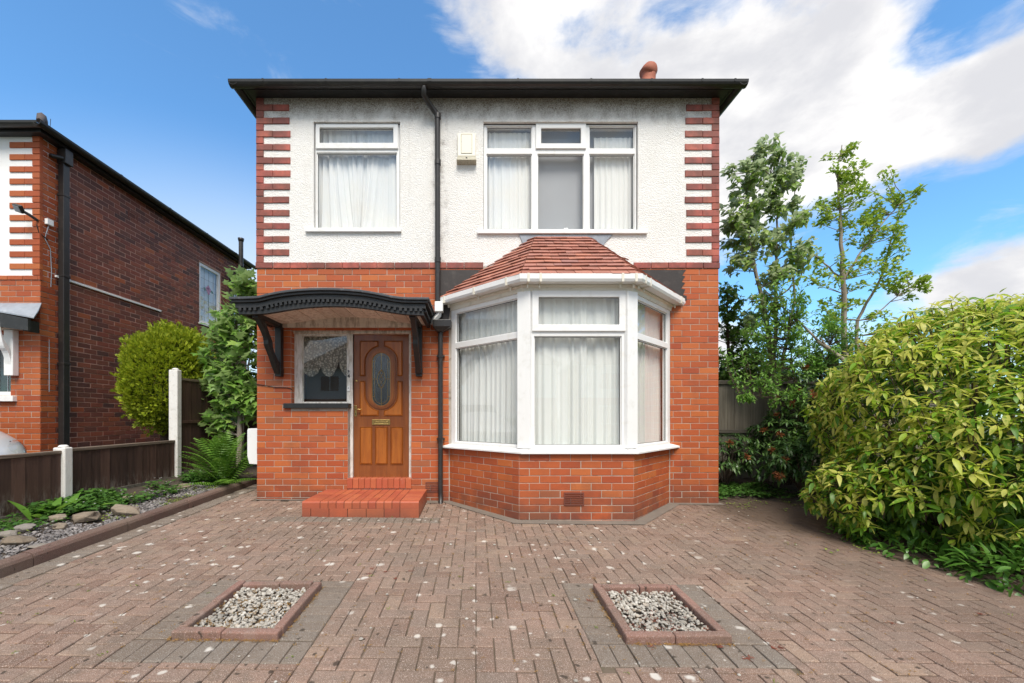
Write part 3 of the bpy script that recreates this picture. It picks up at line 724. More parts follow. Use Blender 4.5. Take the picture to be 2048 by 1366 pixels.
mb.build('rendered_wall', M_RENDER, house)
BACK = 8.6
for xs in ((XL, XL + .22), (XR - .22, XR)):
    s = -1 if xs[0] < 0 else 1
    MB().box(xs[0] + .01 + (.012 if s > 0 else 0), xs[1] - .01 - (.012 if s < 0 else 0), .245, BACK, -.3, Z_SOF + .12).build('side_wall', M_DBRICK, house)
MB().box(XL + .02, XR - .02, BACK, BACK + .2, -.3, Z_SOF + .12).build('rear_wall', M_DBRICK, house)
MB().box(XL + .25, XR - .25, .25, BACK - .05, 2.86, 2.98).build('upper_floor', M_DARKROOM, house)
MB().box(XL + .25, XR - .25, 2.6, 2.7, -.1, 2.85).build('room_wall', M_DARKROOM, house)
MB().box(XL + .25, XR - .25, 2.6, 2.7, 2.99, 5.5).build('room_wall', M_DARKROOM, house)

# bricks of the front: the three runs beside the openings
holes = [(-.37, 2.66, -1, 2.9), (porch_all[0], porch_all[1], -1, porch_all[3])]
under = (porch_all[0], door_o[0])
bricks = []
NC = 38
zb = Z_BAND0 - NC * BH
nsill = int((porch[2] - .01 - zb) / BH)
bay_h = (-.37, 2.66, -1, 2.9)
bricks += brick_course(XL, XR, zb, nsill, BL, BH, BJ, [bay_h, (door_o[0], door_o[1], -1, 9)])
bricks += brick_course(XL, XR, zb + nsill * BH, NC - nsill, BL, BH, BJ, [bay_h, (porch_all[0], porch_all[1], -1, porch_all[3])], c0=nsill)
# left return of the porch recess
for c in range(nsill, NC):
    z = zb + (c + .5) * BH
    if z < porch[3]:
        bricks.append(Matrix.Translation((porch[0] + .001, .055, z)) @ Matrix.Rotation(R(90), 4, 'Z') @ Matrix.Diagonal((.10, .01, BH - BJ, 1)))
# bay below the sill
SILL_Z = .735
nb = 10; zbb = SILL_Z - nb * BH
def bay_face(p, q):
    d = Vector(q) - Vector(p); return frame2((p[0], p[1], 0), math.atan2(d.y, d.x)), d.length
for k in range(3):
    B, L = bay_face(BAY_B[k], BAY_B[k + 1])
    off = [.06, 0, .06][k]
    bricks += brick_course(-off if k == 0 else 0, L, zbb, nb, BL, BH, BJ, (), .02, B)
inn = [tuple(p) for p in offset_line(BAY_B, -.0045)]
MB().prism(inn + [(2.6, .2), (-.3, .2)], -.3, SILL_Z).build('bay_plinth', M_MORTAR, house)
bkey = lambda M: (M.translation - Vector((-.2, -DIST, .6))).length + (4 if M.translation.z < -.03 else 0)
place_pieces(bricks, 'brick', 'brickwork', M_BRICK, house, 300, bkey)
# red painted bricks: band and quoins
pb = []
for a, b in ((XL - .012, X(967)), (X(1267), XR + .012)):
    pb += [M @ Matrix.Translation((0, 0, 0)) for M in brick_course(a, b, Z_BAND0 + .001, 1, BL, Z_BAND1 - Z_BAND0, .006, (), .05, Matrix.Translation((0, -.014, 0)))]
QH = (Z_SOF - Z_BAND1) / 25.0
for c in range(25):
    z = Z_BAND1 + (c + .5) * QH; long_ = c % 2 == 1
    for s in (-1, 1):
        xo = XL - .006 if s < 0 else XR + .006
        segs = [(0, .105)] if not long_ else [(0, .232), (.232, .464 + random.uniform(-.012, .012))]
        for a, b in segs:
            w = b - a - .004
            cx = xo + (a + b) / 2 * (-s)
            u = random.uniform
            pb.append(Matrix.Translation((cx, -.010 + u(-.002, .002), z + u(-.002, .002))) @ Euler((0, u(-.006, .006), u(-.004, .004))).to_matrix().to_4x4() @ Matrix.Diagonal((w, .05, QH - .005, 1)))
place_pieces(pb, 'painted_brick', 'painted_brickwork', M_PBRICK, house, 300)
# bitumen painted patches over the bay
patch = [(X(879), Z(540)), (X(966), Z(540)), (X(940), Z(562)), (X(905), Z(595)), (X(897), Z(640)), (X(879), Z(640))]
MB().vprism(patch, -.006, .008).build('bitumen_patch', M_BITUMEN, house)
jag = [(X(1262), Z(540)), (X(1372), Z(540)), (X(1364), Z(551)), (X(1370), Z(553)), (X(1363), Z(564)), (X(1370), Z(566)), (X(1362), Z(577)), (X(1370), Z(579)), (X(1366), Z(590)), (X(1373), Z(592)), (X(1373), Z(601)), (X(1345), Z(604)), (X(1300), Z(560))]
MB().vprism(jag, -.006, .008).build('bitumen_patch', M_BITUMEN, house)
lead = [(X(1038), Z(470.5)), (X(1225), Z(470.5)), (X(1212), Z(482)), (X(1203), Z(496)), (X(1175), Z(497)), (X(1060), Z(500)), (X(1030), Z(503)), (X(1046), Z(490)), (X(1042), Z(478))]
MB().vprism(lead, -.012, .003).build('lead_flashing', M_LEAD, house)

# --- upper windows
def window(parent, base, outer, panes, sash=(), fd=.07, y=.05, name='window', sill=None, beads=True):
    """frame with its own holes, panes and opening sashes; (x0,x1,z0,z1) in the wall frame BASE"""
    f = MB().plate(*outer, panes + [s[0] for s in sash], y, y + fd, base).build(name, M_UPVC, parent, bevel=.004)
    for (a, b, c, d) in panes:
        # glazing bead: a slim inner step
        MB().plate(a, b, c, d, [(a + .012, b - .012, c + .012, d - .012)], y + .018, y + .040, base).build('bead', M_UPVC, f)
        MB().box(a + .010, b - .010, y + .030, y + .036, c + .010, d - .010, base).build('pane', M_GLASS, f)
        MB().plate(a + .011, b - .011, c + .011, d - .011, [(a + .016, b - .016, c + .016, d - .016)], y + .024, y + .031, base).build('gasket', M_RUBBER, f)
    for (o, g) in sash:
        ov = .012
        MB().plate(o[0] - ov, o[1] + ov, o[2] - ov, o[3] + ov, [g], y - .022, y + .045, base).build('sash', M_UPVC, f, bevel=.006)
        MB().box(g[0] - .004, g[1] + .004, y + .012, y + .018, g[2] - .004, g[3] + .004, base).build('pane', M_GLASS, f)
        MB().plate(g[0] - .001, g[1] + .001, g[2] - .001, g[3] + .001, [(g[0] + .005, g[1] - .005, g[2] + .005, g[3] - .005)], y + .005, y + .013, base).build('gasket', M_RUBBER, f)
    if sill:
        MB().box(sill[0], sill[1], -.035, y + .02, sill[2], sill[3], base).build('sill', M_UPVC, f, bevel=.004)
    return f
I4 = Matrix.Identity(4)
YF = .05
q = lambda a, b, c, d, yy=YF: (X(a, yy), X(b, yy), Z(d, yy), Z(c, yy))
window(house, I4, q(627.5, 799.5, 243.5, 459), [q(633, 794, 305, 457)], [(q(634, 795, 251, 297), q(640, 787, 257, 287.5))], sill=(X(612), X(803), Z(465), Z(457.5)))
window(house, I4, q(967.5, 1276, 243.5, 460), [q(973, 1064, 252.5, 296.8), q(1178.5, 1269.5, 252.5, 296.8), q(973, 1064, 307.5, 459), q(1075, 1168, 307.5, 459), q(1178.5, 1269.5, 307.5, 459)],
       [(q(1073, 1170, 249, 297), q(1082, 1161, 258.5, 288.5))], sill=(X(954.5), X(1294), Z(468.5), Z(461.5)))
mb = MB()       # dark line along the top and sides of the reveals
for w in (win_a, win_b):
    mb.plate(w[0] - .002, w[1] + .002, w[2] - .002, w[3] + .002, [(w[0] + .006, w[1] - .006, w[2] - .003, w[3] - .012)], .046, .052)
mb.build('reveal_line', M_BITUMEN, house)

# --- bay window
W = [(-.339, 0), (.555, -.85), (1.815, -.85), (2.657, 0)]
ZB, ZT = .795, 2.616
mb = MB(); sweep(mb, W, [(.0, SILL_Z), (.095, SILL_Z), (.095, SILL_Z + .022), (.0, SILL_Z + .055), (-.10, SILL_Z + .055), (-.10, SILL_Z)])
mb.build('bay_sill', M_UPVC, house, bevel=.003)
faces = [bay_face(W[k], W[k + 1]) for k in range(3)]
gz0, gz1, gz2, gz3 = .822, 2.088, 2.160, 2.560
B, L = faces[0]
bl = window(house, B, (.0, L - .05, ZB - .004, ZT), [(.085, L - .055, gz0, gz1), (.085, L - .055, gz2, gz3)], (), y=.0, name='bay_window')
B, L = faces[1]
yf = -.85
fx = lambda px: X(px, yf) - W[1][0]
bf = window(house, B, (.05, L - .05, ZB - .004, ZT), [(fx(1068), fx(1243.5), gz0, Z(672, yf))], [((fx(1066), fx(1248), Z(661, yf), Z(584, yf)), (fx(1077), fx(1237.5), Z(650, yf), Z(595, yf)))], y=.0, name='bay_window')
B, L = faces[2]
br = window(house, B, (.05, L - .0, ZB - .004, ZT), [(.055, L - .085, gz0, gz1), (.055, L - .085, gz2, gz3)], (), y=.0, name='bay_window')
for (px_, py_), rot in ((W[1], -22), (W[2], 22)):
    mb = MB(); mb.prism([(-.075, -.012), (.075, -.012), (.10, .09), (-.10, .09)], ZB - .003, ZT + .002)
    mb.build('corner_post', M_UPVC, house, bevel=.004, loc=(px_, py_, 0), rz=R(rot))
mb = MB(); sweep(mb, W, [(-.12, 2.612), (.012, 2.612), (.018, 2.66), (.040, 2.675), (.040, 2.735), (-.12, 2.735)])
mb.build('bay_fascia', M_CREAM, house, bevel=.003)
mb = MB(); sweep(mb, W, [(.043, 2.690), (.135, 2.690), (.150, 2.720), (.150, 2.778), (.128, 2.778), (.120, 2.715), (.043, 2.715)])
bgut = mb.build('bay_gutter', M_UPVC, house, bevel=.003)
gp = offset_line(W, .15); gi = offset_line(W, .05)
for k, ts in ((0, (.12, .5, .86)), (1, (.07, .17, .84, .95)), (2, (.07, .17, .9))):
    for t in ts:
        p = gp[k].lerp(gp[k + 1], t); d = (gp[k + 1] - gp[k]).normalized(); a = math.atan2(d.y, d.x)
        mb = MB(); mb.box(-.014, .014, -.005, .012, 2.688, 2.782); mb.box(-.012, .012, -.004, .10, 2.683, 2.689); mb.box(-.010, .010, .08, .095, 2.64, 2.688)
        mb.build('gutter_clip', M_CREAM, bgut, loc=(p.x, p.y, 0), rz=a, bevel=.002)
# white outlet and shoe at the left end
mb = MB(); e = (gp[0].x + .06, -.10)
mb.box(e[0] - .055, e[0] + .055, -.155, -.035, 2.565, 2.70); mb.build('gutter_outlet', M_UPVC, bgut, bevel=.008)
mb = MB(); mb.tube([(e[0] + .0, -.09, 2.60), (e[0] - .01, -.09, 2.53), (e[0] - .07, -.09, 2.46), (e[0] - .085, -.09, 2.40)], .042, 4, smooth=False); mb.build('gutter_shoe', M_UPVC, bgut, bevel=.005)
# bay roof: boarding and clay tiles course by course
EV = [tuple(p) for p in offset_line(W, .115)]
T1, T2, ZE, ZR = Vector((X(1071), -.005, 3.615)), Vector((X(1173), -.005, 3.615)), 2.765, 3.615
corners = [(Vector((*EV[0], ZE)), Vector((*EV[1], ZE)), T1, T1), (Vector((*EV[1], ZE)), Vector((*EV[2], ZE)), T1, T2), (Vector((*EV[2], ZE)), Vector((*EV[3], ZE)), T2, T2)]
broof = MB()
broof.add([corners[0][0], corners[0][1], corners[1][1], corners[2][1], T2, T1], [(0, 1, 5), (1, 2, 4, 5), (2, 3, 4), (0, 5, 4, 3), (0, 3, 2, 1)])
broof = broof.build('bay_roof', M_SLATE, house)
NR = 12
for (bl_, br_, tl_, tr_) in corners:
    u = (br_ - bl_).normalized(); nrm = u.cross((tl_ + tr_) / 2 - (bl_ + br_) / 2).normalized()
    if nrm.z < 0: nrm = -nrm
    for k in range(NR):
        v0, v1 = k / NR - (.012 if k == 0 else 0), min(1.0, (k + 1) / NR + .02)
        A0, B0, A1, B1 = bl_.lerp(tl_, v0), br_.lerp(tr_, v0), bl_.lerp(tl_, v1), br_.lerp(tr_, v1)
        o = bl_
        l0, r0, l1, r1 = (A0 - o).dot(u), (B0 - o).dot(u), (A1 - o).dot(u), (B1 - o).dot(u)
        row0, row1 = A0 - u * l0, A1 - u * l1
        TW = .205
        p = math.floor(l0 / TW) * TW + (TW / 2 if k % 2 else 0) - TW
        while p < r0:
            a, b = p + .002, p + TW - .002; p += TW
            a0, b0, a1, b1 = max(a, l0), min(b, r0), max(a, l1), min(b, r1)
            if b0 - a0 < .012: continue
            if b1 < a1: a1 = b1 = (l1 if a1 > b1 and a < l1 else r1)
            rr = random.uniform
            lift = .034 + rr(-.003, .004) + (.02 if rr(0, 1) < .02 else 0); th = .012; tilt = rr(-.004, .004); drop = rr(-.006, .006)
            dv = (row1 - row0).normalized() * drop
            q0, q1, q2, q3 = row0 + u * a0 + nrm * (lift + tilt) + dv, row0 + u * b0 + nrm * (lift - tilt) + dv, row1 + u * b1 + nrm * .012, row1 + u * a1 + nrm * .012
            vs = [q0, q1, q2, q3] + [x_ - nrm * th for x_ in (q0, q1, q2, q3)]
            MB().add(vs, [(0, 1, 2, 3), (7, 6, 5, 4), (0, 4, 5, 1), (1, 5, 6, 2), (2, 6, 7, 3), (3, 7, 4, 0)]).build('roof_tile', M_TILE, broof)

# --- main roof, eaves and gutters
OV, OVF = .105, .155
mb = MB()
zt = Z_SOF + .030; rx = (XR + XL) / 2; hip = (XR - XL) / 2 + OV; rise = hip * math.tan(R(33))
f_ = [(XL - OV, -OVF, zt), (XR + OV, -OVF, zt), (XR + OV, BACK + .35, zt), (XL - OV, BACK + .35, zt), (rx, hip - OVF, zt + rise), (rx, BACK + .35 - hip, zt + rise)]
mb.add(f_, [(0, 1, 4), (1, 2, 5, 4), (2, 3, 5), (3, 0, 4, 5), (0, 3, 2, 1)])
roof = mb.build('roof', M_SLATE, house)
mb = MB(); mb.plate(XL - OV + .03, XR + OV - .03, Z_SOF, Z_SOF + .012, [], -OVF + .03, .02)
mb.plate(0, 0.001, 0, .001, [], 0, .001) if False else None
mb.box(XL - OV + .03, XL + .02, .021, BACK, Z_SOF, Z_SOF + .012); mb.box(XR - .02, XR + OV - .03, .021, BACK, Z_SOF, Z_SOF + .012)
mb.build('soffit', M_BLACKWOOD, house)
mb = MB(); mb.box(XL - OV + .002, XR + OV - .002, -OVF + .006, -OVF + .03, Z_SOF - .006, Z_SOF + .075)
mb.box(XL - OV + .003, XL - OV + .03, -OVF + .031, BACK, Z_SOF - .006, Z_SOF + .075); mb.box(XR + OV - .03, XR + OV - .003, -OVF + .031, BACK, Z_SOF - .006, Z_SOF + .075)
mb.build('fascia_board', M_BLACKWOOD, house)
GP = [(-.062, .062), (-.058, .03), (-.044, .008), (-.02, -.004), (0, -.008), (.02, -.004), (.044, .008), (.058, .03), (.062, .062)]
def gutter_run(p0, p1, ny=60):
    d = (Vector(p1) - Vector(p0)); t = d.normalized(); sd = Vector((t.y, -t.x, 0))
    prof = GP + [(a * .9, b + .004) for a, b in reversed(GP)]
    mb = MB(); k = len(prof)
    v = [Vector(p) + sd * a + Vector((0, 0, b)) for p in (p0, p1) for a, b in prof]
    mb.add(v, [(i, (i + 1) % k, k + (i + 1) % k, k + i) for i in range(k)] + [tuple(range(k - 1, -1, -1)), tuple(range(k, 2 * k))]); return mb
gzz = Z_SOF - .026
gy = -OVF - .062
gut = gutter_run((XL - OV - .122, gy, gzz), (XR + OV + .122, gy, gzz)).build('gutter', M_GUTTER, house)
for xc in (XL - OV - .122, XR + OV + .116):      # stop ends
    MB().add([(xc + dx_, gy - a, gzz + b) for dx_ in (0, .006) for a, b in GP], [tuple(range(9)), tuple(range(17, 8, -1))] + [(i, i + 9, i + 10, i + 1) for i in range(8)] + [(8, 17, 9, 0)]).build('stop_end', M_GUTTER, gut)
gutter_run((XL - OV - .062, gy - .055, gzz + .001), (XL - OV - .062, BACK, gzz + .001)).build('gutter', M_GUTTER, house)
gutter_run((XR + OV + .062, gy - .055, gzz + .001), (XR + OV + .062, BACK, gzz + .001)).build('gutter', M_GUTTER, house)
for px in (530, 655, 800, 860, 1035, 1180, 1300, 1400, 1465):
    o = gutter_run((-.012, 0, 0), (.012, 0, 0)).build('gutter_bracket', M_GUTTER, gut); o.location = (X(px, gy), gy, gzz - .001); o.scale = (2.2 if px in (860,) else 1, 1.07, 1.07)
mb = MB()      # eave tiles that peep over the gutter
for k in range(46):
    x = XL - OV + .02 + k * .145
    h = random.choice((0, 0, 0, .004, .008, .02)) + random.uniform(0, .004)
    mb.box(x, x + .15, -OVF - .045, -OVF + .16, zt + .012 + h + k % 2 * .001, zt + .026 + h + k % 2 * .001)
mb.build('eave_tiles', M_SLATE, roof, kind='stuff')
ch = MB().box(2.62, 3.16, 1.55, 2.1, 5.6, 6.80).build('chimney', M_DBRICK, house)
mb = MB(); M = Matrix.Translation((X(1290, 1.8), 1.8, 6.78)) @ Matrix.Rotation(R(7), 4, 'Y')
mb.lathe([(.12, 0), (.125, .22), (.145, .30), (.155, .34), (.150, .38), (.13, .40), (.125, .46), (.12, .56), (.115, .64)], 18, M)
mb.build('chimney_pot', M_POT, ch)
mb = MB(); M = Matrix.Translation((X(1290, 1.8) + .075, 1.8, 7.41)) @ Matrix.Rotation(R(38), 4, 'Y')
mb.lathe([(.135, -.10), (.142, -.02), (.13, .06), (.085, .115), (.02, .135)], 18, M); mb.build('cowl', M_POT, ch)

# --- black rainwater pipe with swan neck and hopper
mb = MB(); yp = -.065
path = [(X(848, gy), gy, gzz), (X(848, gy), gy, Z(190, gy)), (X(852, -.12), -.16, Z(199, -.14)), (X(873, yp), yp - .01, Z(229, yp)), (X(875, yp), yp, Z(238, yp)), (X(875.5, yp), yp, Z(645, yp))]
mb.tube(path, .037, 10); dp = mb.build('downpipe', M_BLACK, house)
for py in (325, 520, 233):
    MB().tube([(X(875.5, yp), yp, Z(py + 5, yp)), (X(875.5, yp), yp, Z(py - 5, yp))], .044, 10).build('pipe_socket', M_BLACK, dp)
mb = MB()
h0, h1 = Z(659, -.1), Z(641, -.1)
xs0, xs1 = X(866, -.1), X(903, -.1)
mb.add([(xs0, -.17, h1), (xs1, -.17, h1), (xs1, -.015, h1), (xs0, -.015, h1), (xs0 + .004, -.17, h1 - .09), (xs1 - .004, -.17, h1 - .09), (xs1 - .004, -.015, h1 - .09), (xs0 + .004, -.015, h1 - .09), (xs0 + .05, -.13, h0 - .03), (xs1 - .11, -.13, h0 - .03), (xs1 - .11, -.03, h0 - .03), (xs0 + .05, -.03, h0 - .03)],
       [(0, 3, 2, 1), (0, 1, 5, 4), (1, 2, 6, 5), (2, 3, 7, 6), (3, 0, 4, 7), (4, 5, 9, 8), (5, 6, 10, 9), (6, 7, 11, 10), (7, 4, 8, 11), (8, 9, 10, 11)])
mb.build('hopper', M_BLACK, dp, bevel=.006)
MB().tube([(X(881, yp), yp, Z(655, yp)), (X(881, yp), yp, Z(985, yp)), (X(882, yp), yp - .02, Z(999, yp)), (X(882, yp), yp - .07, Z(1008, yp))], .033, 10).build('pipe_section', M_BLACK, dp)
for py in (712, 878):
    mb = MB(); mb.tube([(X(881, yp), yp, Z(py + 3, yp)), (X(881, yp), yp, Z(py - 3, yp))], .041, 10); mb.box(X(873, yp), X(889, yp), -.05, -.005, Z(py + 1.6, yp), Z(py - 1.6, yp)); mb.build('pipe_clip', M_BLACK, dp)

# --- air bricks
def air_brick(base, x0, x1, z0, z1):
    o = MB().plate(x0, x1, z0, z1, [(x0 + .012, x1 - .012, z0 + .012 + k * (z1 - z0 - .024) / 5 + .005, z0 + .012 + (k + 1) * (z1 - z0 - .024) / 5 - .005) for k in range(5)], -.005, .012, base).build('air_brick', M_DBRICK, house)
    MB().box(x0 + .01, x1 - .01, .013, .016, z0 + .01, z1 - .01, base).build('duct', M_RUBBER, o)
air_brick(I4, X(851), X(878), Z(985), Z(964))
B, L = bay_face(BAY_B[1], BAY_B[2])
air_brick(B @ Matrix.Translation((0, -.004, 0)), X(1128, -.9) - .495, X(1168, -.9) - .495, Z(1011, -.9), Z(985, -.9))
# ---------------------------------------------------------------- porch: side light, door, canopy, step
YD = .105
px_, pz_ = (lambda a: X(a, YD)), (lambda a: Z(a, YD))
hd = MB().box(px_(586), px_(824), YD - .03, YD + .09, pz_(668), pz_(650) + .05).build('door_header', M_HEADER, house, bevel=.004)
pts = [(px_(568), pz_(646)), (px_(600), pz_(640)), (px_(640), pz_(634)), (px_(690), pz_(632)), (px_(740), pz_(634)), (px_(800), pz_(640)), (px_(826), pz_(645)), (px_(826), pz_(659)), (px_(568), pz_(659))]
MB().vprism(pts, -.035, -.002).build('arched_board', M_HEADER, house, bevel=.004)
MB().plate(px_(588.5), px_(706), pz_(808), pz_(667), [(px_(604), px_(693.5), pz_(804), pz_(671))], YD, YD + .08).build('side_light', M_OLDWHITE, house, bevel=.004)
sl = col.objects['side_light']
MB().plate(px_(601), px_(696), pz_(807), pz_(669), [(px_(605), px_(692.5), pz_(803.5), pz_(671.5))], YD + .02, YD + .05).build('sash', M_OLDWHITE, sl, bevel=.002)
MB().box(px_(603), px_(695), YD + .03, YD + .036, pz_(805), pz_(670)).build('pane', M_GLASS, sl)
MB().box(px_(695), px_(706), YD - .012, YD + .07, .205, pz_(668)).build('door_post', M_OLDWHITE, house, bevel=.004)
MB().box(px_(818), px_(823), YD - .006, YD + .07, .205, pz_(668)).build('door_post', M_OLDWHITE, house, bevel=.003)
MB().box(X(567, -.03), X(697.5, -.03), -.045, YD + .03, Z(816.5, -.03), Z(806.5, -.03)).build('stone_sill', M_BLACKWOOD, house, bevel=.006)
MB().box(X(696), X(823), .02, YD + .08, .19, .232).build('threshold', M_BRASS, house, bevel=.003)
for k in range(11):     # soldier course under the threshold
    w = (X(823) - X(694)) / 11; x = X(694) + k * w
    MB().box(x + .0015, x + w - .0015, -.014 + random.uniform(-.002, .002), .14, Z(977), Z(957) + random.uniform(-.002, .002)).build('threshold_brick', M_STEP, house, bevel=.006)
for txt, py in (('3', 744.5), ('4', 752.5)):
    cu = bpy.data.curves.new('house_number', 'FONT'); cu.body = txt; cu.size = .062; cu.extrude = .003; cu.align_x = 'CENTER'; cu.align_y = 'CENTER'; cu.offset = .0022
    tmp = bpy.data.objects.new('tmp', cu); col.objects.link(tmp)
    me = bpy.data.meshes.new_from_object(tmp.evaluated_get(bpy.context.evaluated_depsgraph_get())); bpy.data.objects.remove(tmp)
    me.materials.clear(); me.materials.append(M_STICKER)
    o = bpy.data.objects.new('house_number', me); link(o, house); o.rotation_euler = (R(90), 0, 0); o.location = (px_(698), YD - .016, pz_(py))
o = MB().box(px_(695.5), px_(701), YD - .03, YD - .011, pz_(782.5), pz_(773)).build('door_bell', M_UPVC, house, bevel=.003)
MB().lathe([(.006, 0), (.006, .006)], 10, Matrix.Translation((px_(698), YD - .030, pz_(776.5))) @ Matrix.Rotation(R(90), 4, 'X')).build('bell_push', M_STICKER, o)

# door leaf
DX0, DX1, DZ0, DZ1 = px_(706.5), px_(817.5), .234, pz_(667.5)
YL = YD + .025
dx = lambda a: X(a, YL); dz = lambda a: Z(a, YL)
def stadium(cx, z0, z1, r, n=14):
    return [(cx + r * math.cos(t), z1 - r + r * math.sin(t)) for t in [math.pi * k / n for k in range(n + 1)]] + [(cx + r * math.cos(t), z0 + r + r * math.sin(t)) for t in [math.pi + math.pi * k / n for k in range(n + 1)]]
cx = dx(763)
door = MB().box(DX0, DX1, YL, YL + .045, DZ0, DZ1).build('front_door', M_DOORD, house, bevel=.003)
def raised(poly, m, name='panel'):
    """fielded panel: moulded rim, sunk margin, raised field"""
    n = len(poly); c = (sum(p[0] for p in poly) / n, sum(p[1] for p in poly) / n)
    def inset(d):
        out = []
        for i in range(n):
            a, b, e = Vector(poly[i - 1]), Vector(poly[i]), Vector(poly[(i + 1) % n])
            t1, t2 = (b - a).normalized(), (e - b).normalized()
            n1, n2 = Vector((-t1.y, t1.x)), Vector((-t2.y, t2.x))
            h = (n1 + n2); h = h / max(.35, h.length_squared) * 2 if h.length > 1e-6 else n1
            out.append(b + h * d * .5 * (1 if h.length < 3 else .5))
        return out
    area = sum(poly[i][0] * poly[(i + 1) % n][1] - poly[(i + 1) % n][0] * poly[i][1] for i in range(n))
    if area < 0: poly = poly[::-1]
    rings = [(0, YL - .001), (.006, YL - .010), (.013, YL - .001), (.016, YL + .0), (.036, YL - .013)]
    mb = MB(); v = []
    for d, y in rings: v += [(p[0], y, p[1]) for p in inset(d)]
    f = []
    for k in range(len(rings) - 1):
        for i in range(n): f.append((k * n + i, k * n + (i + 1) % n, (k + 1) * n + (i + 1) % n, (k + 1) * n + i))
    f.append(tuple((len(rings) - 1) * n + i for i in range(n)))
    mb.add(v, f).build(name, m, door)
mr = (dx(790) - dx(736)) / 2 + .012          # outer radius of the oval moulding
zt_, zb_ = dz(696), dz(818)
def corner_panel(xa, xb, z0, z1, top, right):
    """rectangle with the oval's quadrant bitten out of its inner corner"""
    ccz = zt_ - mr if top else zb_ + mr
    r = mr + .022
    arc = []
    xi = xb if right else xa       # inner edge (towards the centre line) 
    # points on the circle inside the rectangle
    for k in range(0, 31):
        t = math.pi / 2 * k / 30
        ax = cx + (-r * math.cos(t) if right else r * math.cos(t)); az_ = ccz + (r * math.sin(t) if top else -r * math.sin(t))
        if xa <= ax <= xb and z0 <= az_ <= z1: arc.append((ax, az_))
    arc = arc[::3] + ([arc[-1]] if arc else [])
    side = cx + (-r if right else r)
    if top:   # inner cut at the bottom inner corner
        poly = [(xa if right else xb, z0), (min(max(side, xa), xb), z0)] + [p for p in arc] + [(xi, arc[-1][1]) if arc else (xi, z0), (xi, z1), (xa if right else xb, z1)]
    else:
        poly = [(xa if right else xb, z1), (min(max(side, xa), xb), z1)] + [p for p in arc] + [(xi, arc[-1][1]) if arc else (xi, z1), (xi, z0), (xa if right else xb, z0)]
    out = []
    for p in poly:
        if not out or (Vector(p) - Vector(out[-1])).length > .004: out.append(p)
    return out
for top in (True, False):
    za, zb2 = (dz(752.5), dz(681.5)) if top else (dz(832), dz(762))
    raised(corner_panel(dx(719.5), dx(757.5), za, zb2, top, True), M_DOORP)
    raised(corner_panel(dx(768), dx(805.5), za, zb2, top, False), M_DOORP)
for a, b in ((720, 744.5), (750.5, 775.5), (781, 806)):
    raised([(dx(a), dz(929)), (dx(b), dz(929)), (dx(b), dz(854)), (dx(a), dz(854))], M_DOORP)
def ring(outer, inner, y0, y1, name, m, bevel=.004):
    n = len(outer); v = [(p[0], y0, p[1]) for p in outer] + [(p[0], y0, p[1]) for p in inner] + [(p[0], y1, p[1]) for p in outer] + [(p[0], y1, p[1]) for p in inner]
    f = []
    for i in range(n):
        j = (i + 1) % n
        f += [(i, j, n + j, n + i), (i, 2 * n + i, 2 * n + j, j), (n + i, n + j, 3 * n + j, 3 * n + i)]
    return MB().add(v, f).build(name, m, door, bevel=bevel)
ri = (dx(781) - dx(744.5)) / 2
ring(stadium(cx, zb_, zt_, mr), stadium(cx, zb_ + .030, zt_ - .030, mr - .030), YL - .016, YL + .002, 'oval_moulding', M_DOORD)
ring(stadium(cx, zb_ + .026, zt_ - .026, mr - .026), stadium(cx, dz(812), dz(705.5), ri), YL - .022, YL + .002, 'oval_bead', M_DOOR)
MB().vprism(stadium(cx, dz(812.5), dz(705), ri + .002), YL - .012, YL - .0085).build('oval_pane', M_DOORGLASS, door)
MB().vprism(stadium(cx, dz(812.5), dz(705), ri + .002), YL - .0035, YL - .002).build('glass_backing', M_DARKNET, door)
mb = MB()      # lead came pattern
def came(p, q_, w=.0032): mb.tube([(p[0], YL - .0135, p[1]), (q_[0], YL - .0135, q_[1])], w, 5, smooth=False)
st = stadium(cx, dz(807), dz(710), ri - .036, 10)
for a, b in zip(st, st[1:] + st[:1]): came(a, b, .0026)
st = stadium(cx, dz(811.5), dz(706), ri - .003, 12)
for a, b in zip(st, st[1:] + st[:1]): came(a, b)
came((cx, dz(706)), (cx, dz(741))); came((cx, dz(777)), (cx, dz(812)))
for py in (724, 758, 793):
    came((cx - ri + .003, dz(py)), (cx - ri + .036, dz(py))); came((cx + ri - .003, dz(py)), (cx + ri - .036, dz(py)))
came((cx - ri + .03, dz(758)), (cx - .055, dz(758))); came((cx + ri - .03, dz(758)), (cx + .055, dz(758)))
for cz_, hh, ww in ((746.5, 5.8, .024), (758.5, 5.5, .026), (770, 5.8, .024)):
    hh = (dz(740) - dz(746)) * hh / 6
    p4 = [(cx, dz(cz_) + hh), (cx + ww, dz(cz_)), (cx, dz(cz_) - hh), (cx - ww, dz(cz_))]
    for a, b in zip(p4, p4[1:] + p4[:1]): came(a, b)
ell = [(cx + .058 * math.cos(t) * (1 - .25 * abs(math.sin(t))), dz(758.5) + (dz(740) - dz(777)) / 2 * math.sin(t)) for t in [6.2832 * k / 16 for k in range(16)]]
for a, b in zip(ell, ell[1:] + ell[:1]): came(a, b)
mb.build('lead_came', M_BRASS, door)
lb = MB().plate(dx(744.5), dx(780.5), dz(850), dz(839), [(dx(748.5), dx(776.5), dz(846.5), dz(842))], YL - .012, YL + .001).build('letterbox', M_BRASS, door, bevel=.003)
MB().box(dx(749), dx(776), YL - .008, YL - .003, dz(846), dz(842.5)).build('flap', M_BRASS, lb, bevel=.002)
hp = MB().box(dx(709), dx(714), YL - .010, YL, dz(833), dz(811)).build('handle_plate', M_BRASS, door, bevel=.004)
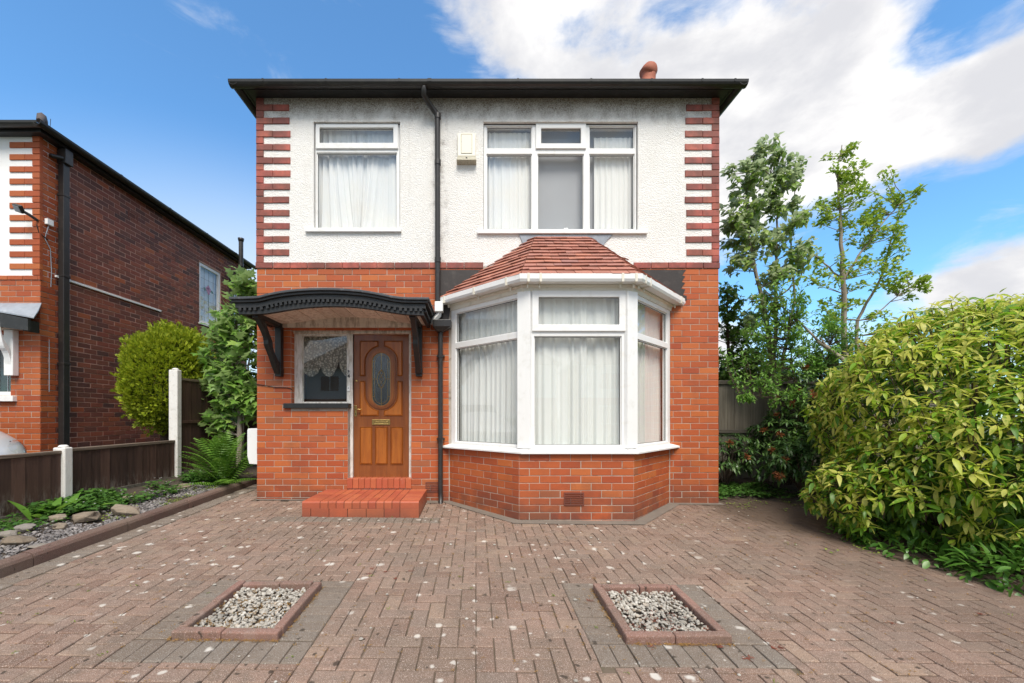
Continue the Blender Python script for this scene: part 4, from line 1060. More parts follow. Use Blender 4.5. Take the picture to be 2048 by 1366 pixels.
mb = MB(); mb.tube([(dx(711.5), YL - .01, dz(818.5)), (dx(711.5), YL - .045, dz(818.5)), (dx(714), YL - .052, dz(818.5)), (dx(722), YL - .050, dz(819)), (dx(725), YL - .046, dz(818))], [.010, .008, .009, .008, .006], 8); mb.build('handle', M_BRASS, hp)
MB().box(dx(710.9), dx(712.2), YL - .0115, YL - .009, dz(829.5), dz(826)).build('keyhole', M_STICKER, hp)
MB().lathe([(.016, 0), (.016, .006), (.010, .010)], 14, Matrix.Translation((dx(713), YL, dz(762))) @ Matrix.Rotation(R(90), 4, 'X')).build('latch_lock', M_BRASS, door)

# canopy
YC = -.72
prof = [(457, 593.2), (485, 592.8), (510, 592), (522, 589.8), (534, 586.4), (552, 582.8), (570, 579.8), (595, 577.2), (620, 575.7), (642, 575.1), (665, 575.3), (693, 576.7), (721, 579), (745, 582.8), (766, 587), (783, 590.6), (799.5, 593), (817, 593.9), (858, 594.2)]
low = [(477, 628.6), (500, 628.8), (530, 627.6), (552, 624.2), (575, 620.2), (597, 617), (626, 614.2), (656, 612.8), (690, 613.2), (721, 615.6), (750, 619.6), (777, 624.2), (800, 627.8), (822, 630), (847, 631)]
def interp(tab, x):
    for (a, b), (c, d) in zip(tab, tab[1:]):
        if x <= c: return b + (d - b) * max(0, (x - a)) / (c - a)
    return tab[-1][1]
YK = -.80
top_t = [(X(a, YK), Z(b, YK)) for a, b in prof]
low_t = [(X(a, YC), Z(b, YC)) for a, b in low]
xs_top = [top_t[0][0] + (top_t[-1][0] - top_t[0][0]) * k / 44 for k in range(45)]
CL, CR = low_t[0][0], low_t[-1][0]
canopy = thing('tmp_canopy', None, None); canopy.name = 'canopy'; canopy.parent = house
def strip(x0, x1, ft, fb, y0, y1, name, m, n=44, bevel=0.0):
    xs = [x0 + (x1 - x0) * k / n for k in range(n + 1)]
    v = []
    for x in xs: v += [(x, y0, ft(x)), (x, y1, ft(x)), (x, y1, fb(x)), (x, y0, fb(x))]
    f = []
    for k in range(n):
        a = 4 * k
        for i in range(4): f.append((a + i, a + (i + 1) % 4, a + 4 + (i + 1) % 4, a + 4 + i))
    f += [(3, 2, 1, 0), (4 * n, 4 * n + 1, 4 * n + 2, 4 * n + 3)]
    return MB().add(v, f).build(name, m, canopy, bevel=bevel)
T = lambda x: interp(top_t, x); Lw = lambda x: interp(low_t, x)
strip(top_t[0][0], top_t[-1][0], T, lambda x: T(x) - .030, YK, .0, 'lead_covering', M_FELT, bevel=.006)
strip(CL - .055, CR + .055, lambda x: T(x) - .031, lambda x: T(x) - .062, YK + .025, -.01, 'cornice_moulding', M_BLACKWOOD, bevel=.005)
strip(CL - .025, CR + .025, lambda x: T(x) - .063, lambda x: T(x) - .118, YK + .055, YC + .02, 'cornice_bed', M_BLACKWOOD)
strip(CL, CR, lambda x: T(x) - .112, Lw, YC, YC + .05, 'fascia_board', M_BLACKWOOD, bevel=.004)
for x0, x1 in ((CL + .001, CL + .046), (CR - .046, CR - .001)):
    zt2 = T((x0 + x1) / 2)
    MB().box(x0, x1, YC + .051, .0, Lw((x0 + x1) / 2) + .002, zt2 - .064).build('end_board', M_BLACKWOOD, canopy, bevel=.004)
mb = MB(); nd = 38
for k in range(nd):
    x = CL + (CR - CL) * (k + .5) / nd; w = (CR - CL) / nd * .27
    a = math.atan2(T(x + .01) - T(x - .01), .02)
    mb.box(-w, w, YC - .026, YC + .001, -.152, -.104, Matrix.Translation((x, 0, T(x))) @ Matrix.Rotation(-a, 4, 'Y'))
for k in range(12):
    y = YC + .03 + k * .055
    for x0, x1 in ((CL - .024, CL - .001), (CR + .001, CR + .024)):
        mb.box(x0, x1, y, y + .03, T(CR) - .15, T(CR) - .104)
mb.build('dentils', M_BLACKWOOD, canopy, kind='stuff')
nb_ = 11; xa, xb = CL + .06, CR - .06
for k in range(nb_):     # soffit boards follow the curve, front to back
    x0, x1 = xa + (xb - xa) * k / nb_ + .004, xa + (xb - xa) * (k + 1) / nb_ - .004
    z0, z1 = Lw(x0) + .035, Lw(x1) + .035
    v = [(x0, YC + .052, z0), (x1, YC + .052, z1), (x1, .011, z1), (x0, .011, z0)]; v += [(a, b, c + .016) for a, b, c in v]
    MB().add(v, [(0, 3, 2, 1), (4, 5, 6, 7), (0, 1, 5, 4), (1, 2, 6, 5), (2, 3, 7, 6), (3, 0, 4, 7)]).build('soffit_board', M_SOFFIT, canopy)
for xw, bw in ((X(561.5), .042), (X(839), .042)):
    br_ = MB().box(xw - bw, xw + bw, -.085, -.002, Z(753, -.05), Z(640)).build('bracket', M_BLACKWOOD, canopy, bevel=.006)
    MB().box(xw - bw + .004, xw + bw - .004, -.655, -.086, Z(658), Z(642)).build('arm', M_BLACKWOOD, br_, bevel=.005)
    # curved brace, profile in the y-z plane
    pr = []
    n = 14
    def cen(t):      # ogee from the wall foot to the front of the arm
        return (-.07 - .54 * t - .07 * math.sin(t * 6.2832), Z(742, -.1) + .66 * t + .055 * math.sin(t * 6.2832))
    for k in range(n + 1):
        t = k / n; a = cen(max(0, t - .02)); b = cen(min(1, t + .02)); d = Vector((b[0] - a[0], b[1] - a[1])).normalized(); c = cen(t)
        w = .045 + .012 * math.cos(t * 12.566)
        pr.append((c[0] - d.y * w, c[1] + d.x * w, c[0] + d.y * w, c[1] - d.x * w))
    v = []; f = []
    for (ay, az_, by, bz) in pr:
        v += [(xw - bw * .8, ay, az_), (xw + bw * .8, ay, az_), (xw + bw * .8, by, bz), (xw - bw * .8, by, bz)]
    for k in range(n):
        for i in range(4): f.append((4 * k + i, 4 * k + (i + 1) % 4, 4 * k + 4 + (i + 1) % 4, 4 * k + 4 + i))
    f += [(0, 3, 2, 1), (4 * n, 4 * n + 1, 4 * n + 2, 4 * n + 3)]
    MB().add(v, f).build('brace', M_BLACKWOOD, br_, bevel=.005)
    MB().box(xw - bw - .006, xw + bw + .006, -.10, -.003, Z(747, -.08), Z(737, -.08)).build('foot_block', M_BLACKWOOD, br_, bevel=.008)

# brick doorstep
sx0, sx1, sy0 = STEP[0], STEP[1], STEP[2]
step = thing('doorstep', 'red brick doorstep with bullnosed edge in front of the wooden door', 'doorstep', ((sx0 + sx1) / 2, sy0 / 2, 0))
def sb(x0, x1, y0, y1, z0, z1, nose=.0, name='brick'):
    c = ((sx0 + sx1) / 2, sy0 / 2)
    u = random.uniform
    g = .0032; zz = z1 + u(-.0015, .0015); a, b, f_, k_ = x0 - c[0] + g, x1 - c[0] - g, y0 - c[1] + g, y1 - c[1] - g
    if nose < .01: return MB().box(a, b, f_, k_, z0, zz).build(name, M_STEP, step, bevel=.0025)
    pr = [(k_, z0), (k_, zz)] + [(f_ + nose - nose * math.sin(t), zz - nose + nose * math.cos(t)) for t in [math.pi / 2 * i_ / 5 for i_ in range(6)]] + [(f_, z0)]
    n = len(pr)
    return MB().add([(xx, y, z) for xx in (a, b) for y, z in pr], [tuple(range(n)), tuple(range(2 * n - 1, n - 1, -1))] + [((i + 1) % n, i, n + i, n + (i + 1) % n) for i in range(n)]).build(name, M_STEP, step, bevel=.0015)
zt3, zm = .166, .078
MB().box(sx0 + .012, sx1 - .012, sy0 + .012, 0.005, -.08, zt3 - .006).build('mortar_core', M_SOIL, step).location = (-(sx0 + sx1) / 2, -sy0 / 2, 0)
x = sx0
for w in (.105, .215, .218, .22, .21, sx1 - sx0 - .105 - .215 - .218 - .22 - .21 - .225, .225):
    sb(x, x + w, sy0, sy0 + .1, -.06, zm, .004); x += w
for yy in (sy0 + .1, sy0 + .32, sy0 + .54):
    sb(sx0, sx0 + .1, yy, min(yy + .22, -.002), -.06, zm, .004); sb(sx1 - .1, sx1, yy, min(yy + .22, -.002), -.06, zm, .004)
e0, e1 = sx0 + .215, sx1 - .225
sb(sx0, e0, sy0, sy0 + .108, zm, zt3, .022, 'bullnose_brick'); sb(e1, sx1, sy0, sy0 + .108, zm, zt3, .022, 'bullnose_brick')
k = 10; w = (e1 - e0) / k
for i in range(k):
    sb(e0 + i * w, e0 + (i + 1) * w, sy0, sy0 + .225, zm, zt3, .022, 'bullnose_brick')
    for y0 in (.225, .45, .675): sb(e0 + i * w, e0 + (i + 1) * w, sy0 + y0, min(sy0 + y0 + .225, -.002), zm, zt3, .004)
y = sy0 + .108
while y < -.03:
    sb(sx0, e0, y, min(y + .109, -.002), zm, zt3, .006); sb(e1, sx1, y, min(y + .109, -.002), zm, zt3, .006); y += .109

# ---------------------------------------------------------------- curtains and small fittings
def curtain(name, label, m, x0, x1, z0, z1, y, base=None, fold=.022, pitch=.085, hem=None, gather=0.0, group='net curtains behind the glass'):
    n = int((x1 - x0) / .010); rows = 14
    mb = MB(); ph = random.uniform(0, 6)
    offs = [fold * (.35 + .9 * abs(mnoise.noise((i * .021 + ph, 5.0, 1.0)) * 2)) * (math.sin(ph + 6.2832 * (x0 + (x1 - x0) * i / n) / pitch + 2.6 * mnoise.noise(((x0 + (x1 - x0) * i / n) * 5 + ph, 0, 0)) * 2) + .5 * math.sin(6.2832 * (i * .010) / (pitch * .43) + 3 * mnoise.noise((i * .05, ph, 0)))) for i in range(n + 1)]
    for j in range(rows + 1):
        t = j / rows
        for i in range(n + 1):
            x = x0 + (x1 - x0) * i / n
            zb_h = z0 if hem is None else hem(x)
            zz = z1 + (zb_h - z1) * t
            xx = x + gather * t * t * math.sin((x - x0) / (x1 - x0) * 9.0 + ph) * .12
            mb.v.append((xx, y + offs[i] * (.45 + .55 * t) + gather * t * .03 * math.sin(x * 23), zz))
    for j in range(rows):
        for i in range(n):
            a = j * (n + 1) + i; mb.f.append((a, a + 1, a + n + 2, a + n + 1)); mb.sm.append(True)
    o = mb.build(name, m); tag(o, label, 'curtain', group)
    if base is not None: o.matrix_world = base
    return o
Yc = .155
curtain('net_curtain', 'white net curtain bunched at its hem in the single upstairs window', M_NET, win_a[0] - .05, win_a[1] + .05, win_a[2], win_a[3], Yc, gather=1.0)
curtain('net_curtain', 'white net curtain beside the alarm box in the wide upstairs window', M_NET, win_b[0] - .05, X(1060, .3), win_b[2], win_b[3] - .05, Yc)
curtain('net_curtain', 'white net curtain hanging by the quoins in the wide upstairs window', M_NET, X(1182, .3), win_b[1] + .05, win_b[2], win_b[3] - .12, Yc)
o = MB().box(win_b[0] - .05, win_b[1] + .05, .20, .205, win_b[2] - .05, win_b[3] + .05).build('sky_reflection', M_SKYREFL); tag(o, 'plain grey blind standing in for the sky reflected in the wide upstairs window', 'backing')  # added sheet, its grey stands in for the sky reflected in the panes
def pillow(name, label, x0, x1, z, h, y):
    mb = MB(); n, m_ = 26, 8
    for j in range(m_ + 1):
        for i in range(n + 1):
            s_ = i / n; t = math.pi * j / m_
            hh = h * (math.sin(math.pi * s_) ** .45) * (.65 + .5 * mnoise.noise((s_ * 7 + x0 * 5, 0, 2)))
            mb.v.append((x0 + (x1 - x0) * s_, y - .08 * math.cos(t) * math.sin(math.pi * s_) ** .4, z + max(0, hh) * math.sin(t) * (1 + .2 * mnoise.noise((s_ * 20, t, 1)))))
    for j in range(m_):
        for i in range(n):
            a = j * (n + 1) + i; mb.f.append((a, a + 1, a + n + 2, a + n + 1)); mb.sm.append(True)
    tag(mb.build(name, M_SHEET), label, 'bedding', 'white bedding against the upstairs window')
zs = Z(459)
pillow('pillow', 'white bedding heaped behind the pane nearest the alarm box', X(980, .2), X(1066, .2), zs - .04, .14, .185)
pillow('pillow', 'white bedding heaped behind the middle upstairs pane', X(1074, .2), X(1170, .2), zs - .04, .17, .185)
pillow('pillow', 'white bedding heaped behind the upstairs pane nearest the quoins', X(1180, .2), X(1255, .2), zs - .04, .12, .185)
labs = ['greenish net curtain in the bay pane facing the canopy', 'greenish net curtain in the middle of the bay window', 'pinkish net curtain in the bay pane facing the shrubs']
for k in range(3):
    B, L = faces[k]
    curtain('net_curtain', labs[k], [M_NETG, M_NETG, M_NETP][k], .04, L - .04, .80, 2.60, .12, B, .030 if k == 1 else .024, .13 if k == 1 else .09)
sl0, sl1 = px_(602), px_(696)
def hem(x):
    t = (x - sl0) / (sl1 - sl0)
    k = t * 2.55
    u = k - math.floor(k)
    return pz_(752) + .20 * (abs(u - .42) * 2) ** 2.2 * (.55 if t < .5 else 1.0)
curtain('lace_valance', 'cream lace valance with scalloped hem in the window beside the door', M_LACE, sl0, sl1, 0, pz_(668), YD + .085, None, .012, .075, hem)
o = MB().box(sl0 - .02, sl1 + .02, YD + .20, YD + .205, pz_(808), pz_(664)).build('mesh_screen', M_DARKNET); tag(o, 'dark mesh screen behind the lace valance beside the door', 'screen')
ax0, ax1 = X(915.5, -.03), X(951, -.03)
al = thing('alarm_box', 'cream burglar alarm box with mossy base on the white wall', 'alarm box', ((ax0 + ax1) / 2, 0, Z(300)))
w = (ax1 - ax0) / 2; z0, z1 = Z(330) - Z(300), Z(271) - Z(300)
mb = MB(); zc_ = z0 + .085
mb.add([(-w, -.06, zc_), (w, -.06, zc_), (w, -.05, z1), (-w, -.05, z1), (-w, .003, zc_), (w, .003, zc_), (w, .003, z1), (-w, .003, z1)], [(0, 1, 2, 3), (0, 4, 5, 1), (1, 5, 6, 2), (2, 6, 7, 3), (3, 7, 4, 0)])
mb.build('cover', M_ALARM, al, bevel=.006)
MB().plate(-w * .62, w * .62, zc_ + .035, z1 - .02, [(-w * .62 + .006, w * .62 - .006, zc_ + .041, z1 - .026)], -.0635, -.050).build('rim', M_ALARMD, al)
MB().box(-w * .62 + .006, w * .62 - .006, -.062, -.05, zc_ + .041, z1 - .026).build('front_panel', M_ALARM, al)
mb = MB(); mb.add([(-w, -.06, zc_ - .002), (w, -.06, zc_ - .002), (w + .012, -.085, z0 + .02), (-w - .012, -.085, z0 + .02), (-w - .012, .002, z0), (w + .012, .002, z0), (w, .002, zc_ - .002), (-w, .002, zc_ - .002)], [(3, 2, 1, 0), (4, 5, 2, 3), (2, 5, 6, 1), (4, 3, 0, 7)])
mb.build('sounder_base', M_ALARMD, al)
MB().lathe([(.012, 0), (.012, .005)], 10, Matrix.Translation((0, -.074, z0 + .05)) @ Matrix.Rotation(R(110), 4, 'X')).build('strobe', M_STICKER, al)
t = thing('meter_box', 'white meter box fixed low on the side of the brick house', 'meter box', (XL, .38, 1.0)); t.scale = (1.85, 1, 1)
mb = MB(); z0, z1 = Z(929, .2) - 1.0, Z(857, .2) - 1.0
mb.add([(-.0, -.22, z0), (-.11, -.20, z0 + .01), (-.125, -.20, z0 + .12), (-.125, -.20, z1 - .03), (-.12, -.20, z1), (0, -.22, z1), (-.0, .22, z0), (-.11, .20, z0 + .01), (-.125, .20, z0 + .12), (-.125, .20, z1 - .03), (-.12, .20, z1), (0, .22, z1)],
       [(0, 5, 4, 3, 2, 1), (6, 7, 8, 9, 10, 11), (0, 1, 7, 6), (1, 2, 8, 7), (2, 3, 9, 8), (3, 4, 10, 9), (4, 5, 11, 10)])
mb.build('case', M_UPVC, t, bevel=.006)
MB().box(-.131, -.124, -.17, .17, z0 + .14, z1 - .05).build('cover', M_UPVC, t, bevel=.003)
mb = MB(); mb.tube([(X(512), -.01, Z(768)), (X(530), -.012, Z(771)), (X(552), -.012, Z(775)), (X(575), -.012, Z(775.5)), (X(582), -.005, Z(778)), (X(588, .1), .09, Z(783, .1))], .0055, 5); tag(mb.build('cable', M_BLACK), 'thin black cable clipped across the bricks beside the porch window', 'cable')
# ---------------------------------------------------------------- the house next door
NX, NY = -6.76, .74
nb = thing('neighbour_house', 'dark brick house with white painted front across the fence', 'house', (0, 0, 0))
NE = 12.1 - DIST
nZ = lambda py: EYE + (HPX - py) * (DIST + NY) / FPX
nXf = lambda px: (px - CPX) * (DIST + NY) / FPX
NZS = nZ(272)
nband0, nband1 = nZ(560), nZ(551)
nwin = (-7.75, nXf(21), nZ(792), nZ(668))
MB().plate(-11.5, NX - .008, -.3, nband0, [nwin], NY + .0045, NY + .24).build('lower_wall', M_MORTAR, nb)
MB().plate(-11.5, NX - .008, nband0 + .001, NZS + .1, [], NY + .004, NY + .24).build('rendered_wall', M_NRENDER, nb)
s1 = (NE and (10.02 - DIST, 10.87 - DIST, 3.46, 4.95)); s2 = (11.30 - DIST, 11.78 - DIST, 3.5, 5.18)
SB = frame2((NX, 0, 0), R(90))         # side wall frame: local x runs back along +y, local -y faces the drive
NL, NH = .238, .0852
MB().plate(NY + .25, NE, -.3, NZS + .1, [s1, s2], .004, .22, SB).build('side_wall', M_PINKMORTAR, nb)
MB().box(-11.5, NX - .23, NE - .2, NE, -.3, NZS + .1).build('rear_wall', M_DBRICK, nb)
MB().box(-11.5, -11.3, NY + .25, NE - .21, -.3, NZS + .1).build('side_wall', M_DBRICK, nb)
MB().box(-11.3, NX - .25, 3.2, 3.3, 2.9, 5.5).build('room_wall', M_DARKROOM, nb)
nzb = nband0 - 38 * NH
fb = brick_course(-9.4, NX, nzb, 38, NL, NH, .0085, [nwin], .02, Matrix.Translation((0, NY, 0)))
nq = []
QHn = (NZS - nband1) / 23.0
nq += brick_course(-9.4, NX + .012, nband0, 1, NL, nband1 - nband0, .007, (), .05, Matrix.Translation((0, NY - .014, 0)))
for c in range(23):
    z = nband1 + (c + .5) * QHn
    segs = [(0, .12)] if c % 2 == 0 else [(0, .235), (.235, .475)]
    for a, b in segs:
        nq.append(Matrix.Translation((NX + .005 - (a + b) / 2, NY - .012, z)) @ Matrix.Diagonal((b - a - .004, .05, QHn - .006, 1)))
place_pieces(fb + nq, 'brick', 'front_brickwork', M_NBRICK, nb, 220, lambda M: -M.translation.x)
ncs = int((NZS + .05 - nzb) / NH)
side = brick_course(NY, NE, nzb, ncs, NL, NH, .0105, [s1, s2], .02, SB, jit=1.6)
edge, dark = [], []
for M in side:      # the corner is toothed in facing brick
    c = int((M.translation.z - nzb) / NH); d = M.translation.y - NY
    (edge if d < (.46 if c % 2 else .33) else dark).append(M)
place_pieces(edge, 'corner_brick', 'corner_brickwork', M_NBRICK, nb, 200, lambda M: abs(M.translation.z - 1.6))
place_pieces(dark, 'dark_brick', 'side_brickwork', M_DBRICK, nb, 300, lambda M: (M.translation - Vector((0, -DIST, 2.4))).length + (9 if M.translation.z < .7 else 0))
# side windows, leaded
for (a, b, c, d), name in ((s1, 'window'), (s2, 'window')):
    f = MB().plate(a, b, c, d, [(a + .075, b - .075, c + .075, d - .075)], .02, .09, SB).build(name, M_UPVC, nb, bevel=.004)
    MB().box(a + .07, b - .07, .05, .056, c + .07, d - .07, SB).build('pane', M_GLASS, f)
    MB().box(a - .03, b + .03, -.03, .02, c - .04, c - .001, SB).build('sill', M_UPVC, f)
    MB().box(a + .05, b - .05, .12, .125, c, d, SB).build('net', M_NET, f)
    if a == s1[0]:
        mb = MB()
        for k in range(1, 4): mb.box(a + .075 + (b - a - .15) * k / 4 - .004, a + .075 + (b - a - .15) * k / 4 + .004, .046, .0495, c + .08, d - .08, SB)
        for k in range(1, 5): mb.box(a + .08, b - .08, .0455, .049, c + .08 + (d - c - .16) * k / 5 - .003, c + .08 + (d - c - .16) * k / 5 + .003, SB)
        mb.build('lead_came', M_LEAD, f)
        M_ROSE = m_simple('pink_stained_glass', (0.42, 0.16, 0.24), .2, .3, 20)
        M_RLEAF = m_simple('green_stained_glass', (0.10, 0.18, 0.12), .2, .3, 20)
        mb = MB(); cy_, cz_ = (a + b) / 2 - .02, c + (d - c) * .60
        def disc(x, z, rx_, rz_, n=9): mb.vprism([(x + rx_ * math.cos(6.283 * k / n), z + rz_ * math.sin(6.283 * k / n)) for k in range(n)], .043, .0452, SB)
        for dx_, dz_, r_ in ((0, 0, .06), (-.05, .03, .05), (.05, .03, .05), (.0, .075, .05), (.01, -.05, .045)): mb.vprism([(cy_ + dx_ + r_ * math.cos(6.283 * k / 8), cz_ + dz_ + r_ * 1.2 * math.sin(6.283 * k / 8)) for k in range(8)], .0430 - dx_ * .01, .0445, SB)
        mb.build('stained_rose', M_ROSE, f)
        mb = MB()
        for dx_ in (-.14, .14): mb.vprism([(cy_ + dx_ - .06, cz_ + .02), (cy_ + dx_, cz_ - .04), (cy_ + dx_ + .06, cz_ + .0), (cy_ + dx_, cz_ + .05)], .0432, .0447, SB)
        mb.vprism([(cy_ - .006, cz_ - .55), (cy_ + .006, cz_ - .55), (cy_ + .006, cz_ - .1), (cy_ - .006, cz_ - .1)], .0434, .0446, SB)
        mb.build('stained_leaf', M_RLEAF, f)
# eaves
zg = NZS + .012
MB().box(-11.6, NX + .14, NY - .12, NY - .095, NZS - .02, zg + .07).build('fascia_board', M_BLACKWOOD, nb)
MB().box(NX + .115, NX + .14, NY - .094, NE, NZS - .02, zg + .07).build('fascia_board', M_BLACKWOOD, nb)
MB().box(NX - .01, NX + .113, NY - .09, NE, NZS - .012, NZS - .002).build('soffit', M_BLACKWOOD, nb)
MB().box(-11.5, NX - .011, NY - .09, NY + .005, NZS - .012, NZS - .002).build('soffit', M_BLACKWOOD, nb)
g1 = gutter_run((-11.6, NY - .185, zg), (NX + .20, NY - .185, zg)).build('gutter', M_GUTTER, nb)
g2 = gutter_run((NX + .205, NY - .245, zg + .001), (NX + .205, NE + .1, zg + .001)).build('gutter', M_GUTTER, nb)
for y in (1.9, 3.1, 4.3, 5.5):
    o = gutter_run((-.02, 0, 0), (.02, 0, 0)).build('gutter_bracket', M_GUTTER, g2); o.rotation_euler = (0, 0, R(90)); o.location = (NX + .205, y, zg); o.scale = (1, 1.08, 1.08)
mb = MB(); x0, x1, y0, y1 = -11.7, NX + .16, NY - .14, NE + .14; rz_ = zg + .07; cxm = (x0 + x1) / 2; hp_ = (x1 - x0) / 2
mb.add([(x0, y0, rz_), (x1, y0, rz_), (x1, y1, rz_), (x0, y1, rz_), (cxm, y0 + hp_, rz_ + hp_ * .62), (cxm, y1 - hp_, rz_ + hp_ * .62)], [(0, 1, 4), (1, 2, 5, 4), (2, 3, 5), (3, 0, 4, 5), (0, 3, 2, 1)])
nroof = mb.build('roof', M_SLATE, nb)
# raised lead hip end at the corner
mb = MB(); mb.tube([(x1 + .02, y0 - .04, rz_ + .02), (x1 - .2, y0 + .2, rz_ + .26), (x1 - .8, y0 + .8, rz_ + .6)], [.04, .06, .06], 6); mb.build('hip_tile', M_SLATE, nroof)
MB().tube([(NX + .10, NY + .05, rz_ + .05), (NX + .11, NY + .05, rz_ + .22)], .004, 5).build('hip_iron', M_BLACK, nroof)
# square downpipe and soil stack
yd = 1.04
ndp = MB().box(NX + .02, NX + .115, yd - .05, yd + .05, -.05, NZS - .25).build('downpipe', M_BLACK, nb, bevel=.008)
MB().box(NX + .015, NX + .16, yd - .065, yd + .065, NZS - .27, NZS - .03).build('hopper', M_BLACK, ndp, bevel=.01)
for py in (392, 553, 728): MB().box(NX + .005, NX + .122, yd - .056, yd + .056, EYE + (HPX - py) / 123.1 - .02, EYE + (HPX - py) / 123.1 + .02).build('pipe_clip', M_BLACK, ndp, bevel=.004)
mb = MB(); ys = 11.2 - DIST
mb.tube([(NX + .09, ys, .0), (NX + .09, ys, 4.93), (NX + .12, ys, 5.02), (NX + .30, ys, 5.15), (NX + .34, ys, 5.25), (NX + .34, ys, 5.98)], .058, 10); sp_ = mb.build('soil_pipe', M_BLACK, nb)
MB().lathe([(.062, 0), (.075, .05), (.08, .09), (.05, .10)], 12, Matrix.Translation((NX + .34, ys, 5.93))).build('vent_cowl', M_BLACK, sp_)
for z in (4.93, 5.30): MB().tube([(NX + (.09 if z < 5 else .34), ys, z - .05), (NX + (.09 if z < 5 else .34), ys, z + .03)], .068, 10).build('pipe_socket', M_BLACK, sp_)
MB().box(NX + .003, NX + .035, .95, 3.15, 3.395, 3.43).build('conduit', M_UPVC, nb, bevel=.004)
MB().plate(2.35, 2.58, 5.02, 5.18, [(2.365, 2.565, 5.03 + k * .029, 5.05 + k * .029) for k in range(5)], -.004, .012, SB).build('air_brick', M_DBRICK, nb)
# porch canopy, bracket and window at the edge of the picture
cz0, cz1 = nZ(634), nZ(606)
mb = MB(); yf_ = NY - .24
v = [(-9.5, NY - .0, cz1), (NX + .02, NY - .0, cz1), (NX + .10, NY - .12, cz1 - .15), (NX + .16, yf_, cz1 - .275), (-7.2, yf_, cz1 - .17), (-9.5, yf_, cz1 - .08)]
mb.add(v + [(a, b, c - .02) for a, b, c in v], [(0, 1, 2, 3, 4, 5), (11, 10, 9, 8, 7, 6)] + [(i, (i + 1) % 6, (i + 1) % 6 + 6, i + 6) for i in range(6)])
nc_ = mb.build('canopy', M_LEAD, nb)
mb = MB(); v = [(-9.5, cz1 - .105), (-7.2, cz1 - .195), (NX + .07, cz1 - .300), (NX + .07, cz1 - .475), (-7.2, cz1 - .41), (-9.5, cz1 - .33)]
mb.vprism(v, yf_ + .001, yf_ + .04); mb.build('fascia_board', M_BLACKWOOD, nc_)
MB().box(NX - .05, NX - .012, yf_ + .041, NY - .001, cz1 - .47, cz1 - .30).build('end_board', M_BLACKWOOD, nc_)
MB().box(-9.5, NX - .06, yf_ + .041, NY - .001, cz1 - .425, cz1 - .405).build('soffit_board', M_SOFFIT, nc_)
xw = nXf(30) ; 
MB().box(xw - .075, xw + .065, NY - .09, NY - .002, nZ(752), cz1 - .43).build('bracket', M_UPVC, nc_, bevel=.008)
mb = MB(); pr = []
for k in range(11):
    t = k / 10; yv = NY - .08 - .16 * t; zv = nZ(730) + .55 * t + .06 * math.sin(t * 6.283); pr.append((yv, zv))
v = []; f = []
for (yv, zv) in pr: v += [(xw - .05, yv, zv + .05), (xw + .045, yv, zv + .05), (xw + .045, yv, zv - .06), (xw - .05, yv, zv - .06)]
for k in range(10):
    for i in range(4): f.append((4 * k + i, 4 * k + (i + 1) % 4, 4 * k + 4 + (i + 1) % 4, 4 * k + 4 + i))
f += [(0, 3, 2, 1), (40, 41, 42, 43)]
mb.add(v, f).build('brace', M_UPVC, nc_, bevel=.006)
nw = MB().plate(*nwin, [(nwin[0] + .07, nwin[1] - .05, nwin[2] + .07, nwin[3] - .07)], NY + .06, NY + .13).build('window', M_UPVC, nb, bevel=.004)
MB().box(nwin[0] + .06, nwin[1] - .04, NY + .09, NY + .096, nwin[2] + .06, nwin[3] - .06).build('pane', M_GLASS, nw)
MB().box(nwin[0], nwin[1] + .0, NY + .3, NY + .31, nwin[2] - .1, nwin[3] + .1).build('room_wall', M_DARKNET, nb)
mb = MB()
for k in range(1, 9): mb.box(nwin[0] + k * .13 - .004, nwin[0] + k * .13 + .004, NY + .084, NY + .089, nwin[2] + .07, nwin[3] - .07)
mb.build('lead_came', M_LEAD, nw)
MB().box(nwin[0] - .1, nwin[1] + .10, NY - .06, NY + .05, nwin[2] - .085, nwin[2] - .001).build('sill', M_UPVC, nw, bevel=.005)
# fittings on its walls
at = lambda px, py, yy: Vector(((px - CPX) * (DIST + yy) / FPX, yy, EYE + (HPX - py) * (DIST + yy) / FPX))
t = thing('security_camera', 'small dark bullet camera under the neighbouring eaves', 'camera', (NX + .01, .96, at(105, 316, .96).z))
mb = MB(); mb.tube([(0, 0, .03), (.05, -.02, .02), (.06, -.03, .0)], .015, 8); mb.build('bracket_arm', M_BLACK, t)
mb = MB(); mb.tube([(.10, .02, .005), (.03, -.10, -.02)], .032, 12); mb.build('housing', M_BLACK, t)
MB().tube([(.028, -.103, -.021), (.024, -.112, -.023)], .024, 12).build('lens', M_CARGLASS, t)
t = thing('floodlight', 'grey floodlight on an arm at the corner of the neighbouring house', 'floodlight', (NX - .02, NY - .02, at(66, 432, NY).z))
mb = MB(); mb.tube([(0, 0, -.08), (-.02, -.10, -.04), (-.08, -.15, 0)], .022, 8); mb.build('arm', M_BLACK, t)
M = Matrix.Translation((-.10, -.17, .02)) @ Euler((R(35), R(20), R(-10))).to_matrix().to_4x4()
h = MB().box(-.075, .075, -.025, .025, -.055, .055, M).build('housing', M_BLACK, t, bevel=.008)
MB().box(-.06, .06, -.030, -.024, -.042, .042, M).build('lens', M_LEAD, h)
t = MB().box(NX + .001, NX + .05, .80, .90, at(103, 445, .85).z - .045, at(103, 445, .85).z + .045).build('junction_box', M_UPVC, bevel=.006); tag(t, 'small white junction box on the side of the neighbouring house', 'junction box')
a = at(103, 452, .85)
mb = MB(); mb.tube([(NX + .03, .84, a.z), (NX + .012, .82, a.z - .12), (NX + .01, .80, a.z - .22), (NX + .012, .88, a.z - .35), (NX + .011, .90, a.z - .7), (NX + .01, .89, a.z - .95)], .006, 5)
tag(mb.build('cable', M_LEAD), 'grey cable hanging below the white junction box', 'cable')
